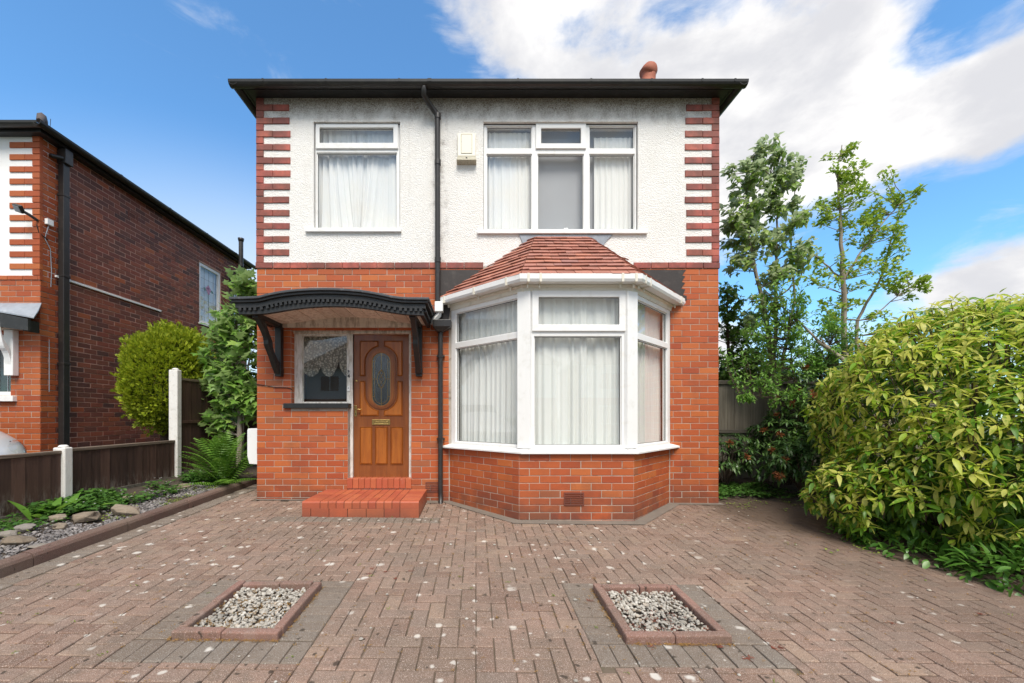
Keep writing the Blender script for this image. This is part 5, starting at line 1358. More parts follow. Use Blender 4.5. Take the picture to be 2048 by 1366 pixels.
mb = MB(); mb.tube([(NX - .02, NY - .03, a.z - .05), (NX - .01, NY - .01, a.z - .16), (NX + .015, NY + .05, a.z - .2), (NX + .012, NY + .10, a.z - .22)], .007, 5)
tag(mb.build('cable', M_BLACK), 'short black cable looping from the floodlight around the corner', 'cable')

# ---------------------------------------------------------------- fence between the drives
FX = -4.8
fence = thing('boundary_fence', 'dark brown board fence with white concrete posts beside the planting bed', 'fence', (FX, 0, 0))
posts = [(-2.63, .80), (-.85, .80), (.93, 1.90), (2.71, 1.90), (4.49, 1.90)]
for y, h in posts:
    b = bedz(-4.75, min(y, 3.9)) - .2
    mb = MB(); hh = h + .03
    mb.box(FX - .075, FX + .065, y - .05, y + .05, b - FX * 0, hh - .025)
    o = mb.build('concrete_post', M_CONC, fence, bevel=.012); o.location.x = -FX
    mb = MB(); mb.lathe([(.05, 0), (.045, .018), (.028, .03)], 10); o2 = mb.build('post_cap', M_CONC, o); o2.location = (FX, y, hh - .026)
def fence_panel(y0, y1, top, tall):
    base = (bedz(-4.75, min(y0, 3.9)) + bedz(-4.75, min(y1, 3.9))) / 2 - .0
    n = 13; w = (y1 - y0) / n
    for k in range(n):
        M = Matrix.Translation((0, 0, 0))
        o = MB().box(-.004, .014, .003, w + .012, base + .03, top - .05 + random.uniform(-.003, .003)).build('board', M_FENCE, fence)
        o.location = (0 + .004 * (k % 2) , y0 + k * w, 0); o.rotation_euler = (0, 0, R(random.uniform(-4.5, -2.0)))
    MB().box(-.032, .034, y0 + .002, y1 - .002, top - .05, top - .012).build('capping_rail', M_FENCECAP, fence, bevel=.005)
    MB().box(-.035, -.006, y0, y1, top - .14, top - .09).build('rail', M_FENCE, fence)
    MB().box(-.035, .03, y0, y1, base - .22, base + .04).build('gravel_board', M_GFENCER, fence, bevel=.004)
    if tall: MB().box(.016, .045, y0 + .004, y1 - .004, 1.05, 1.10).build('rail', M_FENCE, fence, bevel=.003)
fence_panel(-2.58, -.90, .785, False); fence_panel(-.80, .88, .80, False)
fence_panel(.98, 2.66, 1.80, True); fence_panel(2.76, 4.44, 1.80, True)
fence_panel(-4.36, -2.68, .785, False)

# ---------------------------------------------------------------- grey fence behind the shrubs
GY = 1.6
gf = thing('garden_fence', 'weathered grey board fence behind the rhododendron', 'fence', (3.4, GY, 0))
x = 0.0; top = 1.80
while x < 5.2:
    w = random.uniform(.135, .15)
    o = MB().box(.002, w + .008, -.008, .008, -.05, top + random.uniform(-.008, .008)).build('board', M_GFENCE, gf)
    o.location = (x - .0, .007 * (int(x * 7) % 2), 0); o.rotation_euler = (0, R(random.uniform(-.3, .3)), R(random.uniform(.2, 1.2))); x += w
for z in (.90, 1.76): MB().box(-.02, 5.25, -.045, -.012, z - .03, z + .03).build('rail', M_GFENCER, gf, bevel=.004)

# ---------------------------------------------------------------- car on the next drive (only its front corner shows)
car = thing('parked_car', 'silver grey car parked nose in before the neighbouring front window', 'car', (-7.60, -.60, -.035), R(-105)); car.scale = (1, 1, 1.13)
secs = [ # y, half width, bottom z, belt z, top z, half width of top
    (-2.05, .70, .30, .72, .80, .55), (-1.9, .82, .22, .80, .95, .60), (-1.2, .86, .20, .88, 1.38, .58), (-.3, .87, .20, .90, 1.46, .56), (.35, .87, .20, .90, 1.38, .57), (.75, .86, .20, .90, 1.08, .66), (1.15, .85, .20, .86, .94, .72), (1.6, .80, .22, .76, .84, .60), (1.85, .66, .26, .60, .70, .48), (1.92, .50, .32, .52, .60, .38)]
mb = MB(); NS = 12
for (y, hw, zb_, zbelt, ztop, hwt) in secs:
    half = [(hw * .92, zb_), (hw, zb_ + .16), (hw * .99, zbelt - .08), (hw * .95, zbelt), (hwt, ztop - .03), (hwt * .8, ztop)]
    mb.v += [(a, y, b) for a, b in half] + [(-a, y, b) for a, b in reversed(half)]
for k in range(len(secs) - 1):
    for i in range(NS): mb.f.append((k * NS + i, k * NS + (i + 1) % NS, (k + 1) * NS + (i + 1) % NS, (k + 1) * NS + i)); mb.sm.append(True)
mb.f += [tuple(range(NS - 1, -1, -1)), tuple(range((len(secs) - 1) * NS, len(secs) * NS))]; mb.sm += [True, True]
body = mb.build('body', M_CARPAINT, car); sd = body.modifiers.new('smooth', 'SUBSURF'); sd.levels = sd.render_levels = 2
for s in (-1, 1):
    mb = MB()
    v = [(s * .80, 1.30, .80), (s * .62, 1.62, .80), (s * .45, 1.80, .70), (s * .50, 1.86, .60), (s * .70, 1.74, .58), (s * .83, 1.45, .64)]
    c = Vector((s * .66, 1.62, .72))
    mb.add(v + [tuple(c + Vector((s * .07, .10, .045)))], [(i, (i + 1) % 6, 6) for i in range(6)], None, True)
    hl = mb.build('headlight', M_GLASS, car); sb_ = hl.modifiers.new('s', 'SUBSURF'); sb_.levels = sb_.render_levels = 2
    mb = MB(); mb.add([tuple(Vector(p) - Vector((s * .015, .02, .01))) for p in v] + [tuple(c - Vector((s * .0, .0, .0)))], [(i, (i + 1) % 6, 6) for i in range(6)], None, True); mb.build('reflector', M_CHROME, hl)
    for y in (-1.3, 1.25):
        M = Matrix.Translation((s * .80, y, .30)) @ Matrix.Rotation(R(90), 4, 'Y')
        w_ = MB().lathe([(.20, -.10), (.30, -.10), (.315, -.06), (.315, .06), (.30, .10), (.20, .10)], 20, M).build('tyre', M_RUBBER, car)
        MB().lathe([(.02, -.105), (.19, -.08), (.19, .08), (.02, .105)], 20, M).build('rim', M_CHROME, w_)
MB().add([(-.55, .82, .98), (.55, .82, .98), (.50, .36, 1.34), (-.50, .36, 1.34)], [(0, 1, 2, 3)], Matrix.Translation((0, .02, .03))).build('windscreen', M_CARGLASS, car)
# ---------------------------------------------------------------- vegetation
rnd = random.uniform
def leaf_mesh(L, w, n=5, droop=.25, fold=.18, shape=1.0, name='leaf', m=None, build=True):
    """pointed leaf along +x, folded on the midrib and curving down"""
    v = []; f = []
    for i in range(n + 1):
        t = i / n; x = L * t; hw = w * (math.sin(math.pi * t ** (.8 * shape)) ** .85) * .5 if 0 < t < 1 else .002
        z = -droop * L * t * t
        v += [(x, -hw, z + fold * hw), (x, 0, z), (x, hw, z + fold * hw)]
    for i in range(n):
        a = 3 * i; f += [(a, a + 3, a + 4, a + 1), (a + 1, a + 4, a + 5, a + 2)]
    return v, f
def star_leaf(L):
    """five lobed maple leaf"""
    pts = [(0, 0), (.05, -.28), (.22, -.46), (.30, -.24), (.55, -.42), (.62, -.16), (1.0, 0), (.62, .16), (.55, .42), (.30, .24), (.22, .46), (.05, .28)]
    v = [(x * L, y * L, -.16 * L * x * x + abs(y) * .12 * L) for x, y in pts] + [(.38 * L, 0, -.03 * L)]
    return v, [(i, (i + 1) % 12, 12) for i in range(12)]
def orient(p, d, roll=0.0, s=1.0, up=Vector((0, 0, 1))):
    x = d.normalized(); y = up.cross(x)
    y = y.normalized() if y.length > 1e-4 else Vector((0, 1, 0))
    z = x.cross(y)
    M = Matrix((x, y, z)).transposed().to_4x4() @ Matrix.Rotation(roll, 4, 'X')
    return Matrix.Translation(p) @ M @ Matrix.Scale(s, 4)
CAMP = Vector((0, -DIST, EYE))
def emit_leaves(mats, variants, m, parent, limit, name='leaf', rest='leaves', front=None):
    """mats: (matrix, variant). The biggest seen become objects, the rest one joined part"""
    if limit:
        key = front or (lambda q: (q[0].translation - CAMP).length)
        mats = sorted(mats, key=key)
        mes = [MB().add(v, f, None, True).mesh(name, m) for v, f in variants]
        for M, k in mats[:limit]:
            o = bpy.data.objects.new(name, mes[k]); link(o, parent); o.matrix_world = M if parent is None else parent.matrix_world.inverted() @ M
            if parent is not None: o.matrix_parent_inverse = Matrix.Identity(4); o.matrix_local = Matrix.Translation(-parent.location) @ M
    mb = MB()
    for M, k in mats[limit:]: mb.add(*variants[k], M, True)
    if mb.v:
        o = mb.build(rest, m, parent, kind='stuff')
        if parent is not None: o.location = -parent.location
def sph():
    z = rnd(-1, 1); a = rnd(0, 6.2832); r = math.sqrt(1 - z * z); return Vector((r * math.cos(a), r * math.sin(a), z))

# --- spotted laurel hedge
EL = [((5.55, -1.25, 1.15), (1.55, 1.40, 1.28)), ((4.75, -1.62, .50), (.98, .95, .62)), ((5.10, -.60, 1.02), (.72, .74, .84)), ((5.15, -2.05, .75), (1.25, .85, .92)), ((6.8, -1.1, 1.35), (1.5, 1.5, 1.25)), ((4.3, -1.45, .34), (.66, .8, .46))]
hedge = thing('spotted_laurel', 'big rounded shrub of large yellow spotted leaves spreading over the paving', 'shrub', (5.4, -1.3, 0))
def inside(p, skip=-1, k=1.0):
    for i, (c, r) in enumerate(EL):
        if i != skip and sum(((p[a] - c[a]) / (r[a] * k)) ** 2 for a in range(3)) < 1: return True
    return False
bright, shaded, twigs = [], [], MB()
for ei, (c, r) in enumerate(EL):
    area = (r[0] * r[1] + r[1] * r[2] + r[0] * r[2])
    for _ in range(int(area * 580)):
        d = sph(); k = rnd(.88, 1.04) + .11 * mnoise.noise(Vector(c) + d * 1.9)
        p = Vector((c[0] + r[0] * d.x * k, c[1] + r[1] * d.y * k, c[2] + r[2] * d.z * k))
        if p.z < .03 + gz(p.x, p.y) or inside(p, ei, .93): continue
        nrm = Vector((d.x / r[0], d.y / r[1], d.z / r[2])).normalized()
        if nrm.y > .45 and nrm.z < .3: 
            if random.random() < .6: continue
        if mnoise.noise(p * 2.1 + Vector((7, 0, 0))) < -.36 and nrm.z < .3: continue      # gaps between the shoots
        ax = (nrm + Vector((0, 0, .65)) + sph() * .25).normalized()
        s = rnd(.65, 1.25); a0 = rnd(0, 6.28); nl = random.choice((5, 6, 6, 7))
        t1 = ax.orthogonal().normalized(); t2 = ax.cross(t1)
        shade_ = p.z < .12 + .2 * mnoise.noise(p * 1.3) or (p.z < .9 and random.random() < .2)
        for q_ in range(nl):
            a = a0 + 6.2832 * q_ / nl + rnd(-.25, .25)
            el = rnd(-.35, .35) if q_ < nl - 2 else rnd(.45, 1.1)
            dv = (t1 * math.cos(a) + t2 * math.sin(a)) * math.cos(el) + ax * math.sin(el)
            if dv.dot(nrm) < -.55: continue
            if rnd(0, 1) < .15: dv.z -= .8
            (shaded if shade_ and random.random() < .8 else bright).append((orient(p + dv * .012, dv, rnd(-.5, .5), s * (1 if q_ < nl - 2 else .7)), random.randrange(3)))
        if random.random() < .35: twigs.tube([p, p - ax * .18 - Vector((0, 0, .05))], .005, 4, cap=False)
    for _ in range(int(area * 150)):      # inner leaves, shade painted in as a darker green
        d = sph(); k = rnd(.62, .88)
        p = Vector((c[0] + r[0] * d.x * k, c[1] + r[1] * d.y * k, c[2] + r[2] * d.z * k))
        if p.z < .05 + gz(p.x, p.y): continue
        for _k in range(3): shaded.append((orient(p, (d + sph() * .8 - Vector((0, 0, .3))), rnd(-.6, .6), rnd(.9, 1.3)), random.randrange(3)))
for _ in range(26):
    a = rnd(0, 6.28); p0 = Vector((5.3 + .5 * math.cos(a), -1.3 + .4 * math.sin(a), -.05)); d = Vector((math.cos(a) * rnd(.3, .9), math.sin(a) * rnd(.3, .9), rnd(.8, 1.6)))
    twigs.tube([p0, p0 + d * .5, p0 + d * .95 + Vector((0, 0, .1))], [.022, .015, .007], 5)
AUV = [leaf_mesh(.108, .039, 4, .28, .20), leaf_mesh(.124, .035, 4, .40, .25), leaf_mesh(.086, .036, 4, .15, .15)]
vis = lambda q: (q[0].translation - CAMP).length + (3 if abs(q[0].translation.x) / (q[0].translation.y + DIST) > 1.34 else 0) + (1.2 if q[0].translation.z < .1 else 0) + rnd(0, 1.6)
emit_leaves(bright, AUV, M_AUCUBA, hedge, 300, front=vis)
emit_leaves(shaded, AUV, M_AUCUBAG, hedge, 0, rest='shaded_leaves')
o = twigs.build('stems', M_BARKD, hedge, kind='stuff'); o.location = -hedge.location

# --- low green shrub spilling at the foot of the laurel
def mound(name, label, cat, c, r, nleaf, variants, m, limit=0, up=.5, dense=1.0, group=None, loc=None, jitter=.9, stems=True):
    t = thing(name, label, cat, loc or (c[0], c[1], 0), group=group); L = []
    for _ in range(nleaf):
        d = sph(); d.z = abs(d.z); k = rnd(.35, 1.0) ** .5 * (1 + .18 * mnoise.noise(d * 2.2 + Vector(c)))
        p = Vector((c[0] + r[0] * d.x * k, c[1] + r[1] * d.y * k, c[2] + r[2] * d.z * k))
        dv = (d + sph() * jitter + Vector((0, 0, up - .5)))
        L.append((orient(p, dv, rnd(-.5, .5), rnd(.65, 1.2)), random.randrange(len(variants))))
    emit_leaves(L, variants, m, t, limit)
    if stems:
        mb = MB()
        for _ in range(14):
            d = sph(); d.z = abs(d.z) + .3
            mb.tube([(0, 0, c[2] - .02), (d.x * r[0] * .45, d.y * r[1] * .45, c[2] + d.z * r[2] * .35), (d.x * r[0] * .8, d.y * r[1] * .8, c[2] + d.z * r[2] * .7)], [.008, .006, .003], 4)
        mb.build('stems', M_BARKD, t, kind='stuff')
    return t
LG = [leaf_mesh(.085, .038, 4, .2, .15), leaf_mesh(.065, .034, 4, .3, .1)]
mound('low_shrub', 'low glossy green shrub under the laurel at the paving edge', 'shrub', (4.15, -1.75, gz(4.1, -1.8)), (.50, .80, .16), 700, LG, M_LOWGREEN, 120)
mound('low_shrub', 'low narrow leaved green shoots under the nearest end of the laurel', 'shrub', (4.35, -2.45, gz(4.3, -2.4)), (.55, .45, .30), 700, [leaf_mesh(.14, .032, 4, .35, .15), LG[0]], M_LOWGREEN, 80)

# --- rhododendrons with spent flowers
RH = [leaf_mesh(.11, .030, 4, .25, .12), leaf_mesh(.095, .028, 4, .45, .12)]
def rhodo(label, c, r, n, nf, group):
    t = thing('rhododendron', label, 'shrub', (c[0], c[1], 0), group=group)
    L = []; fl = []
    for _ in range(n):
        d = sph()
        if d.z < -.35: continue
        k = rnd(.55, 1.02) * (1 + .16 * mnoise.noise(d * 2.5 + Vector(c)))
        p = Vector((c[0] + r[0] * d.x * k, c[1] + r[1] * d.y * k, max(.05, c[2] + r[2] * d.z * k)))
        ax = (d + Vector((0, 0, .6)) + sph() * .3).normalized(); t1 = ax.orthogonal().normalized(); t2 = ax.cross(t1); a0 = rnd(0, 6.3)
        for q_ in range(9):
            a = a0 + q_ * .698 + rnd(-.2, .2); e = rnd(-.25, .5)
            L.append((orient(p, (t1 * math.cos(a) + t2 * math.sin(a)) * math.cos(e) + ax * math.sin(e), rnd(-.3, .3), rnd(.7, 1.15)), random.randrange(2)))
        if len(fl) < nf and d.y < .25 and k > .8: fl.append((p, ax))
    emit_leaves(L, RH, M_RHODO, t, 60)
    for p, ax in fl:
        mb = MB()
        for _ in range(34):
            d = (sph() + ax * .6).normalized(); mb.add(*leaf_mesh(.055, .022, 2, .2, .1), orient(Vector((0, 0, 0)) + d * .012, d, rnd(-1, 1), rnd(.7, 1.2)))
        o = mb.build('spent_flower', M_RUST, t); o.location = p + ax * .02 - t.location
    mb = MB()
    for _ in range(16):
        d = sph(); d.z = abs(d.z) + .2
        mb.tube([(0, 0, 0), (d.x * r[0] * .4, d.y * r[1] * .4, c[2] * .6 + d.z * r[2] * .3), (d.x * r[0] * .85, d.y * r[1] * .85, c[2] + d.z * r[2] * .6)], [.018, .012, .005], 5)
    mb.build('stems', M_BARKD, t, kind='stuff')
G = 'rhododendrons by the grey fence'
rhodo('low dark rhododendron with rust brown spent flowers at the paving edge', (4.75, .28, .42), (.62, .5, .48), 330, 11, G)
rhodo('dark rhododendron bush against the grey fence with few flowers', (4.05, 1.05, .42), (.50, .40, .50), 210, 3, G)
rhodo('tall rhododendron with orange brown spent flowers behind the laurel', (5.9, .95, 1.35), (1.05, .55, .95), 620, 30, G)
rhodo('rhododendron with pale shoots between the grey fence and the laurel', (5.0, .95, .75), (.55, .5, .55), 300, 5, G)
# ivy and weeds on the ground beside the wall
ST = [leaf_mesh(.045, .034, 3, .2, .15), leaf_mesh(.035, .028, 3, .3, .1)]
def groundcover(name, pts, m, size=1.0, per=8, spread=.05, h=.03, label=None, up=.5):
    L = []
    for (x, y, z) in pts:
        for _ in range(per):
            a = rnd(0, 6.28); p = Vector((x + random.gauss(0, spread), y + random.gauss(0, spread), z + rnd(.2, 1) * h))
            L.append((orient(p, Vector((math.cos(a), math.sin(a), rnd(-.2, up))), rnd(-.5, .5), size * rnd(.6, 1.2)), random.randrange(2)))
    mb = MB()
    for M, k in L: mb.add(*ST[k], M, True)
    return mb.build(name, m, kind='stuff')
pts = []
for _ in range(330):
    x = rnd(3.38, 4.75); y = rnd(.05, 1.15)
    if y < .22 + .12 * mnoise.noise((x * 3, 0, 0)): continue
    pts.append((x, y, gz(x, y) + .02))
groundcover('ground_ivy', pts, M_STRAW, 1.15, 9, .05, .07)
groundcover('creeping_weeds', [(x, y, gz(x, y) + .008) for x, y in [(rnd(3.4, 4.5), rnd(-.35, .15)) for _ in range(22)] + [rp(1580, 1085), rp(1660, 1098), rp(1740, 1100), rp(1720, 1092), rp(1690, 1060)]], M_LIME, .6, 7, .035, .015)

# --- trees behind the grey fence
def tree(name, label, stems, clusters, variants, m, bark, nper, wind=Vector((0, 0, 0)), limit=200, leaf_up=-.2, group=None, twig_r=.006, flat=1.0, jitter=.8, spread=.06):
    """stems: lists of (point, radius); clusters: (centre, radii, count) of leafy twigs joined to the nearest stem"""
    base = Vector(stems[0][0][0]); t = thing(name, label, 'tree', base, group=group)
    tr = MB(); allp = []
    for s_ in stems:
        P = [Vector(p) for p, _ in s_]; Rr = [r for _, r in s_]
        path = []; rad = []
        for i in range(len(P) - 1):
            for k in range(5):
                u = k / 5; path.append(P[i].lerp(P[i + 1], u) + sph() * .012 * (0 if k == 0 else 1)); rad.append(Rr[i] + (Rr[i + 1] - Rr[i]) * u)
        path.append(P[-1]); rad.append(Rr[-1]); tr.tube([p - base for p in path], rad, 7); allp += path
    tr.build('trunk', bark, t)
    tw = MB(); L = []
    for c, r, n in clusters:
        for _ in range(n):
            d = sph(); k = rnd(.2, 1.0) ** .6
            e = Vector((c[0] + r[0] * d.x * k, c[1] + r[1] * d.y * k, c[2] + r[2] * d.z * k))
            s0 = min(allp, key=lambda p: (p - e).length + max(0, p.z - e.z + .12) * 1.5)
            mid = s0.lerp(e, .55) + Vector((0, 0, -.06 * (e - s0).length)) + sph() * .05 * (e - s0).length
            tw.tube([s0 - base, mid - base, e - base], [twig_r * 1.3, twig_r, twig_r * .5], 4, cap=False)
            dr = (e - mid).normalized()
            for q_ in range(nper):
                u = rnd(0, 1) ** .7; p = mid.lerp(e, u) + sph() * spread
                dv = (dr * .5 + sph() * jitter + Vector((0, 0, leaf_up)) + wind); dv.z *= flat
                L.append((orient(p, dv, rnd(-.6, .6), rnd(.65, 1.25)), random.randrange(len(variants))))
    tw.build('twigs', bark, t, kind='stuff')
    emit_leaves(L, variants, m, t, limit, front=lambda q: rnd(0, 1))
    return t
def P(px, py, y): return at(px, py, y)
y1 = 1.25
TA = [leaf_mesh(.11, .066, 4, .30, .15, 1.0), leaf_mesh(.095, .055, 4, .45, .2)]
A = lambda px, py, yy=y1: tuple(P(px, py, yy))
stemsA = [[(A(1548, 985), .075), (A(1549, 860), .062), (A(1546, 730), .052), (A(1533, 640), .036), (A(1515, 560), .028), (A(1497, 470), .022), (A(1493, 380), .014), (A(1496, 320), .007)],
          [(A(1546, 735), .038), (A(1552, 640, 1.3), .026), (A(1553, 520, 1.35), .020), (A(1556, 420, 1.4), .013), (A(1540, 350, 1.4), .006)],
          [(A(1549, 800), .035), (A(1572, 690, 1.4), .026), (A(1590, 600, 1.5), .018), (A(1582, 480, 1.5), .012), (A(1590, 360, 1.5), .006)],
          [(A(1533, 640), .02), (A(1560, 590), .015), (A(1600, 560), .010)]]
def E(px, py, rx_, rz_, n, yy=y1, ry=.35):
    c = P(px, py, yy); k = (DIST + yy) / FPX; return ((c.x, c.y, c.z), (rx_ * k, ry, rz_ * k), n)
clA = [E(1490, 350, 42, 45, 20), E(1535, 310, 28, 36, 15), E(1580, 345, 30, 42, 15), E(1470, 430, 32, 40, 14), E(1530, 410, 55, 50, 26), E(1590, 430, 46, 46, 19), E(1500, 480, 55, 40, 19), E(1570, 500, 60, 45, 22), E(1475, 520, 30, 18, 6), E(1560, 560, 40, 35, 12), E(1520, 620, 26, 28, 7)]
tree('young_tree', 'slender tree with windblown grey green leaves beside the house corner', stemsA, clA, TA, M_TREEA, M_BARK, 25, Vector((-.55, -.1, .1)), 220, -.45, 'young trees by the grey fence')
y2 = 1.45
TB = [star_leaf(.066), leaf_mesh(.062, .032, 3, .2, .15), star_leaf(.054)]
B_ = lambda px, py, yy=y2: tuple(P(px, py, yy))
stemsB = [[(B_(1693, 960), .058), (B_(1692, 830), .052), (B_(1690, 700), .046), (B_(1686, 560), .036), (B_(1680, 440), .022), (B_(1675, 340), .011), (B_(1684, 290), .006)],
          [(B_(1688, 560), .022), (B_(1725, 500), .016), (B_(1770, 440), .011), (B_(1810, 395), .006)],
          [(B_(1712, 800, 1.6), .035), (B_(1715, 640, 1.7), .026), (B_(1760, 560, 1.7), .018), (B_(1790, 460, 1.7), .010), (B_(1800, 410, 1.7), .005)],
          [(B_(1686, 640), .016), (B_(1740, 640), .012), (B_(1810, 580), .007), (B_(1850, 560), .004)],
          [(B_(1685, 560), .018), (B_(1640, 520), .012), (B_(1610, 500), .006)]]
clB = [E(1690, 300, 22, 18, 5, y2), E(1685, 340, 40, 20, 8, y2), E(1740, 350, 34, 18, 6, y2), E(1690, 400, 45, 30, 10, y2), E(1770, 410, 48, 36, 15, y2), E(1810, 390, 28, 14, 4, y2), E(1720, 460, 50, 40, 16, y2), E(1780, 480, 40, 40, 14, y2), E(1650, 420, 35, 40, 8, y2), E(1745, 550, 65, 42, 18, y2), E(1800, 560, 40, 30, 7, y2), E(1835, 580, 26, 22, 5, y2), E(1650, 540, 45, 60, 12, y2), E(1700, 620, 60, 40, 14, y2), E(1780, 640, 50, 35, 7, y2)]
tree('young_tree', 'thin tree with sparse light green leaves behind the laurel', stemsB, clB, TB, M_TREEB, M_BARK, 38, Vector((-.1, 0, .05)), 150, 0, 'young trees by the grey fence')
# fallen-away limb pointing out of the laurel
mb = MB(); mb.tube([A(1725, 745, .6), A(1690, 722, .7), A(1655, 695, .75), A(1635, 682, .8)], [.035, .032, .03, .026], 8)
mb.tube([A(1657, 697, .75), A(1648, 686, .75), A(1640, 674, .75)], [.016, .012, .008], 6)
mb.tube([A(1640, 685, .8), A(1600, 645, .95), A(1560, 610, 1.05), A(1520, 570, 1.15)], [.017, .014, .010, .005], 6)
tag(mb.build('bare_branch', M_BARK), 'bare sawn branch slanting out of the laurel', 'branch')
# dark shrub close to the house corner and a distant screen of bushes beyond the fence
y3 = 2.4
C_ = lambda px, py, yy=y3: tuple(P(px, py, yy))
DT = [leaf_mesh(.10, .075, 3, .2, .15), leaf_mesh(.08, .06, 3, .35, .2)]
tree('dark_bush', 'dark leafy bush beyond the grey fence close to the house corner', [[(C_(1462, 930), .05), (C_(1460, 760), .04), (C_(1455, 640), .02), (C_(1455, 570), .006)]],
     [E(1455, 600, 26, 45, 24, y3), E(1470, 660, 42, 50, 36, y3), E(1455, 740, 32, 40, 24, y3), E(1500, 720, 40, 50, 28, y3), E(1510, 640, 28, 26, 12, y3), E(1540, 730, 50, 40, 22, y3), E(1600, 740, 50, 30, 18, y3)], DT, M_DARKTREE, M_BARKD, 14, limit=60)
tree('feathery_shrub', 'fresh green feathery shrub in front of the slender tree', [[(A(1600, 900, .9), .02), (A(1590, 760, .95), .014), (A(1575, 660, 1.0), .006)], [(A(1600, 860, .9), .014), (A(1640, 760, .9), .010), (A(1660, 690, .9), .005)], [(A(1595, 830, .9), .01), (A(1540, 795, .75), .006), (A(1480, 790, .7), .004)]],
     [E(1570, 650, 55, 44, 30, 1.0), E(1590, 720, 80, 45, 44, .95), E(1650, 710, 50, 40, 26, .9), E(1700, 720, 40, 30, 14, .9), E(1565, 590, 60, 42, 26, 1.0), E(1635, 640, 50, 44, 24, 1.0), E(1530, 670, 60, 40, 24, 1.0), E(1690, 660, 50, 40, 18, 1.0), E(1480, 690, 40, 40, 14, 1.0), E(1510, 760, 50, 24, 14, .8, .2), E(1570, 790, 55, 22, 16, .8, .25), E(1620, 810, 50, 26, 14, .8, .25), E(1640, 860, 50, 30, 14, .7, .25), E(1590, 880, 50, 22, 10, .7, .25), E(1490, 795, 30, 12, 7, .7, .15)], [leaf_mesh(.055, .026, 3, .2, .1), leaf_mesh(.07, .03, 3, .3, .1)], M_FEATHER, M_BARKD, 26, limit=60, twig_r=.004)
def hedge_mass(name, label, cat, boxes, n, m, leaf, group=None):
    c0 = boxes[0][0]; t = thing(name, label, cat, (c0[0], c0[1], 0), group=group); L = []
    for c, r in boxes:
        for _ in range(n):
            d = sph(); k = rnd(.5, 1.0) ** .4 * (1 + .25 * mnoise.noise(d * 2 + Vector(c)))
            L.append((orient(Vector((c[0] + r[0] * d.x * k, c[1] + r[1] * d.y * k, c[2] + r[2] * d.z * k)), d + sph(), rnd(-.6, .6), rnd(.7, 1.3)), 0))
    emit_leaves(L, [leaf], m, t, 0)
    mb = MB()
    for c, r in boxes: mb.tube([(c[0] - c0[0], c[1] - c0[1], 0), (c[0] - c0[0] + .1, c[1] - c0[1], c[2] * .6), (c[0] - c0[0], c[1] - c0[1], c[2] + r[2] * .6)], [.06, .05, .01], 6)
    mb.build('trunk', M_BARKD, t)
BIG = leaf_mesh(.11, .075, 3, .2, .15)
hedge_mass('garden_bush', 'dense green bush showing over the grey fence by the house', 'shrub', [((5.1, 3.3, 1.5), (.8, .6, .75)), ((6.2, 3.4, 1.6), (.9, .6, .8))], 1700, M_DARKTREE, BIG, 'bushes beyond the grey fence')
hedge_mass('garden_bush', 'russet tinged bush showing behind the thin tree', 'shrub', [((8.1, 3.0, 1.9), (1.1, .6, .85)), ((9.6, 3.0, 1.9), (1.1, .6, .8))], 1700, M_RHODO, BIG, 'bushes beyond the grey fence')
hedge_mass('garden_bush', 'pale green bush behind the top of the laurel', 'shrub', [((8.0, 1.7, 2.25), (.8, .5, .75)), ((9.2, 1.5, 2.2), (.8, .5, .8))], 600, M_TREEA, leaf_mesh(.12, .07, 3, .2, .15), 'bushes beyond the grey fence')

# ---------------------------------------------------------------- left side planting
# golden conifer ball
t = thing('golden_conifer', 'clipped golden green conifer rising over the brown fence', 'shrub', (-5.62, 1.75, 0))
cc, cr = Vector((-5.48, 1.75, 1.84)), Vector((.61, .62, .86))
def spray(L):
    v = []; f = []
    for (a, l, o) in ((0, 1, 0), (.5, .62, .25), (-.5, .62, .25), (.55, .45, .55), (-.55, .45, .55)):
        d = Vector((math.cos(a), math.sin(a), 0)); s_ = Vector((-d.y, d.x, 0)); p = Vector((o * L, 0, 0)); w = .075 * L
        b = len(v); v += [tuple(p - s_ * w * .5), tuple(p + d * L * l * .6 - s_ * w), tuple(p + d * L * l), tuple(p + d * L * l * .6 + s_ * w), tuple(p + s_ * w * .5)]; f.append((b, b + 1, b + 2, b + 3, b + 4))
    return v, f
SP = [spray(.085), spray(.065)]
out, inn_ = [], []
for _ in range(17000):
    d = sph(); bump_ = 1 + .16 * mnoise.noise(d * 1.9 + Vector((3, 1, 0))) + .10 * mnoise.noise(d * 5.5)
    k = (rnd(.84, 1.0) if random.random() < .85 else rnd(1.0, 1.09)) * bump_
    box = max(abs(d.x), abs(d.z)) ** -.28          # squared shoulders
    p = cc + Vector((cr.x * d.x, cr.y * d.y, cr.z * d.z)) * k * min(box, 1.16)
    dv = d * .8 + sph() * .55 + Vector((.15, -.1, .55))
    out.append((orient(p, dv, rnd(-1.5, 1.5), rnd(.7, 1.25)), random.randrange(2)))
for _ in range(3200):
    d = sph(); p = cc + Vector((cr.x * d.x, cr.y * d.y, cr.z * d.z)) * rnd(.55, .86)
    inn_.append((orient(p, d + sph() * .6, rnd(-1.5, 1.5), rnd(1.0, 1.6)), random.randrange(2)))
emit_leaves(out, SP, M_CONIFER, t, 0, rest='golden_sprays'); emit_leaves(inn_, SP, M_CONIFERG, t, 0, rest='inner_sprays')
mb = MB(); mb.tube([(0, 0, -.1), (.02, 0, .6), (0, 0, 1.6)], [.09, .07, .03], 8); mb.build('trunk', M_BARKD, t)
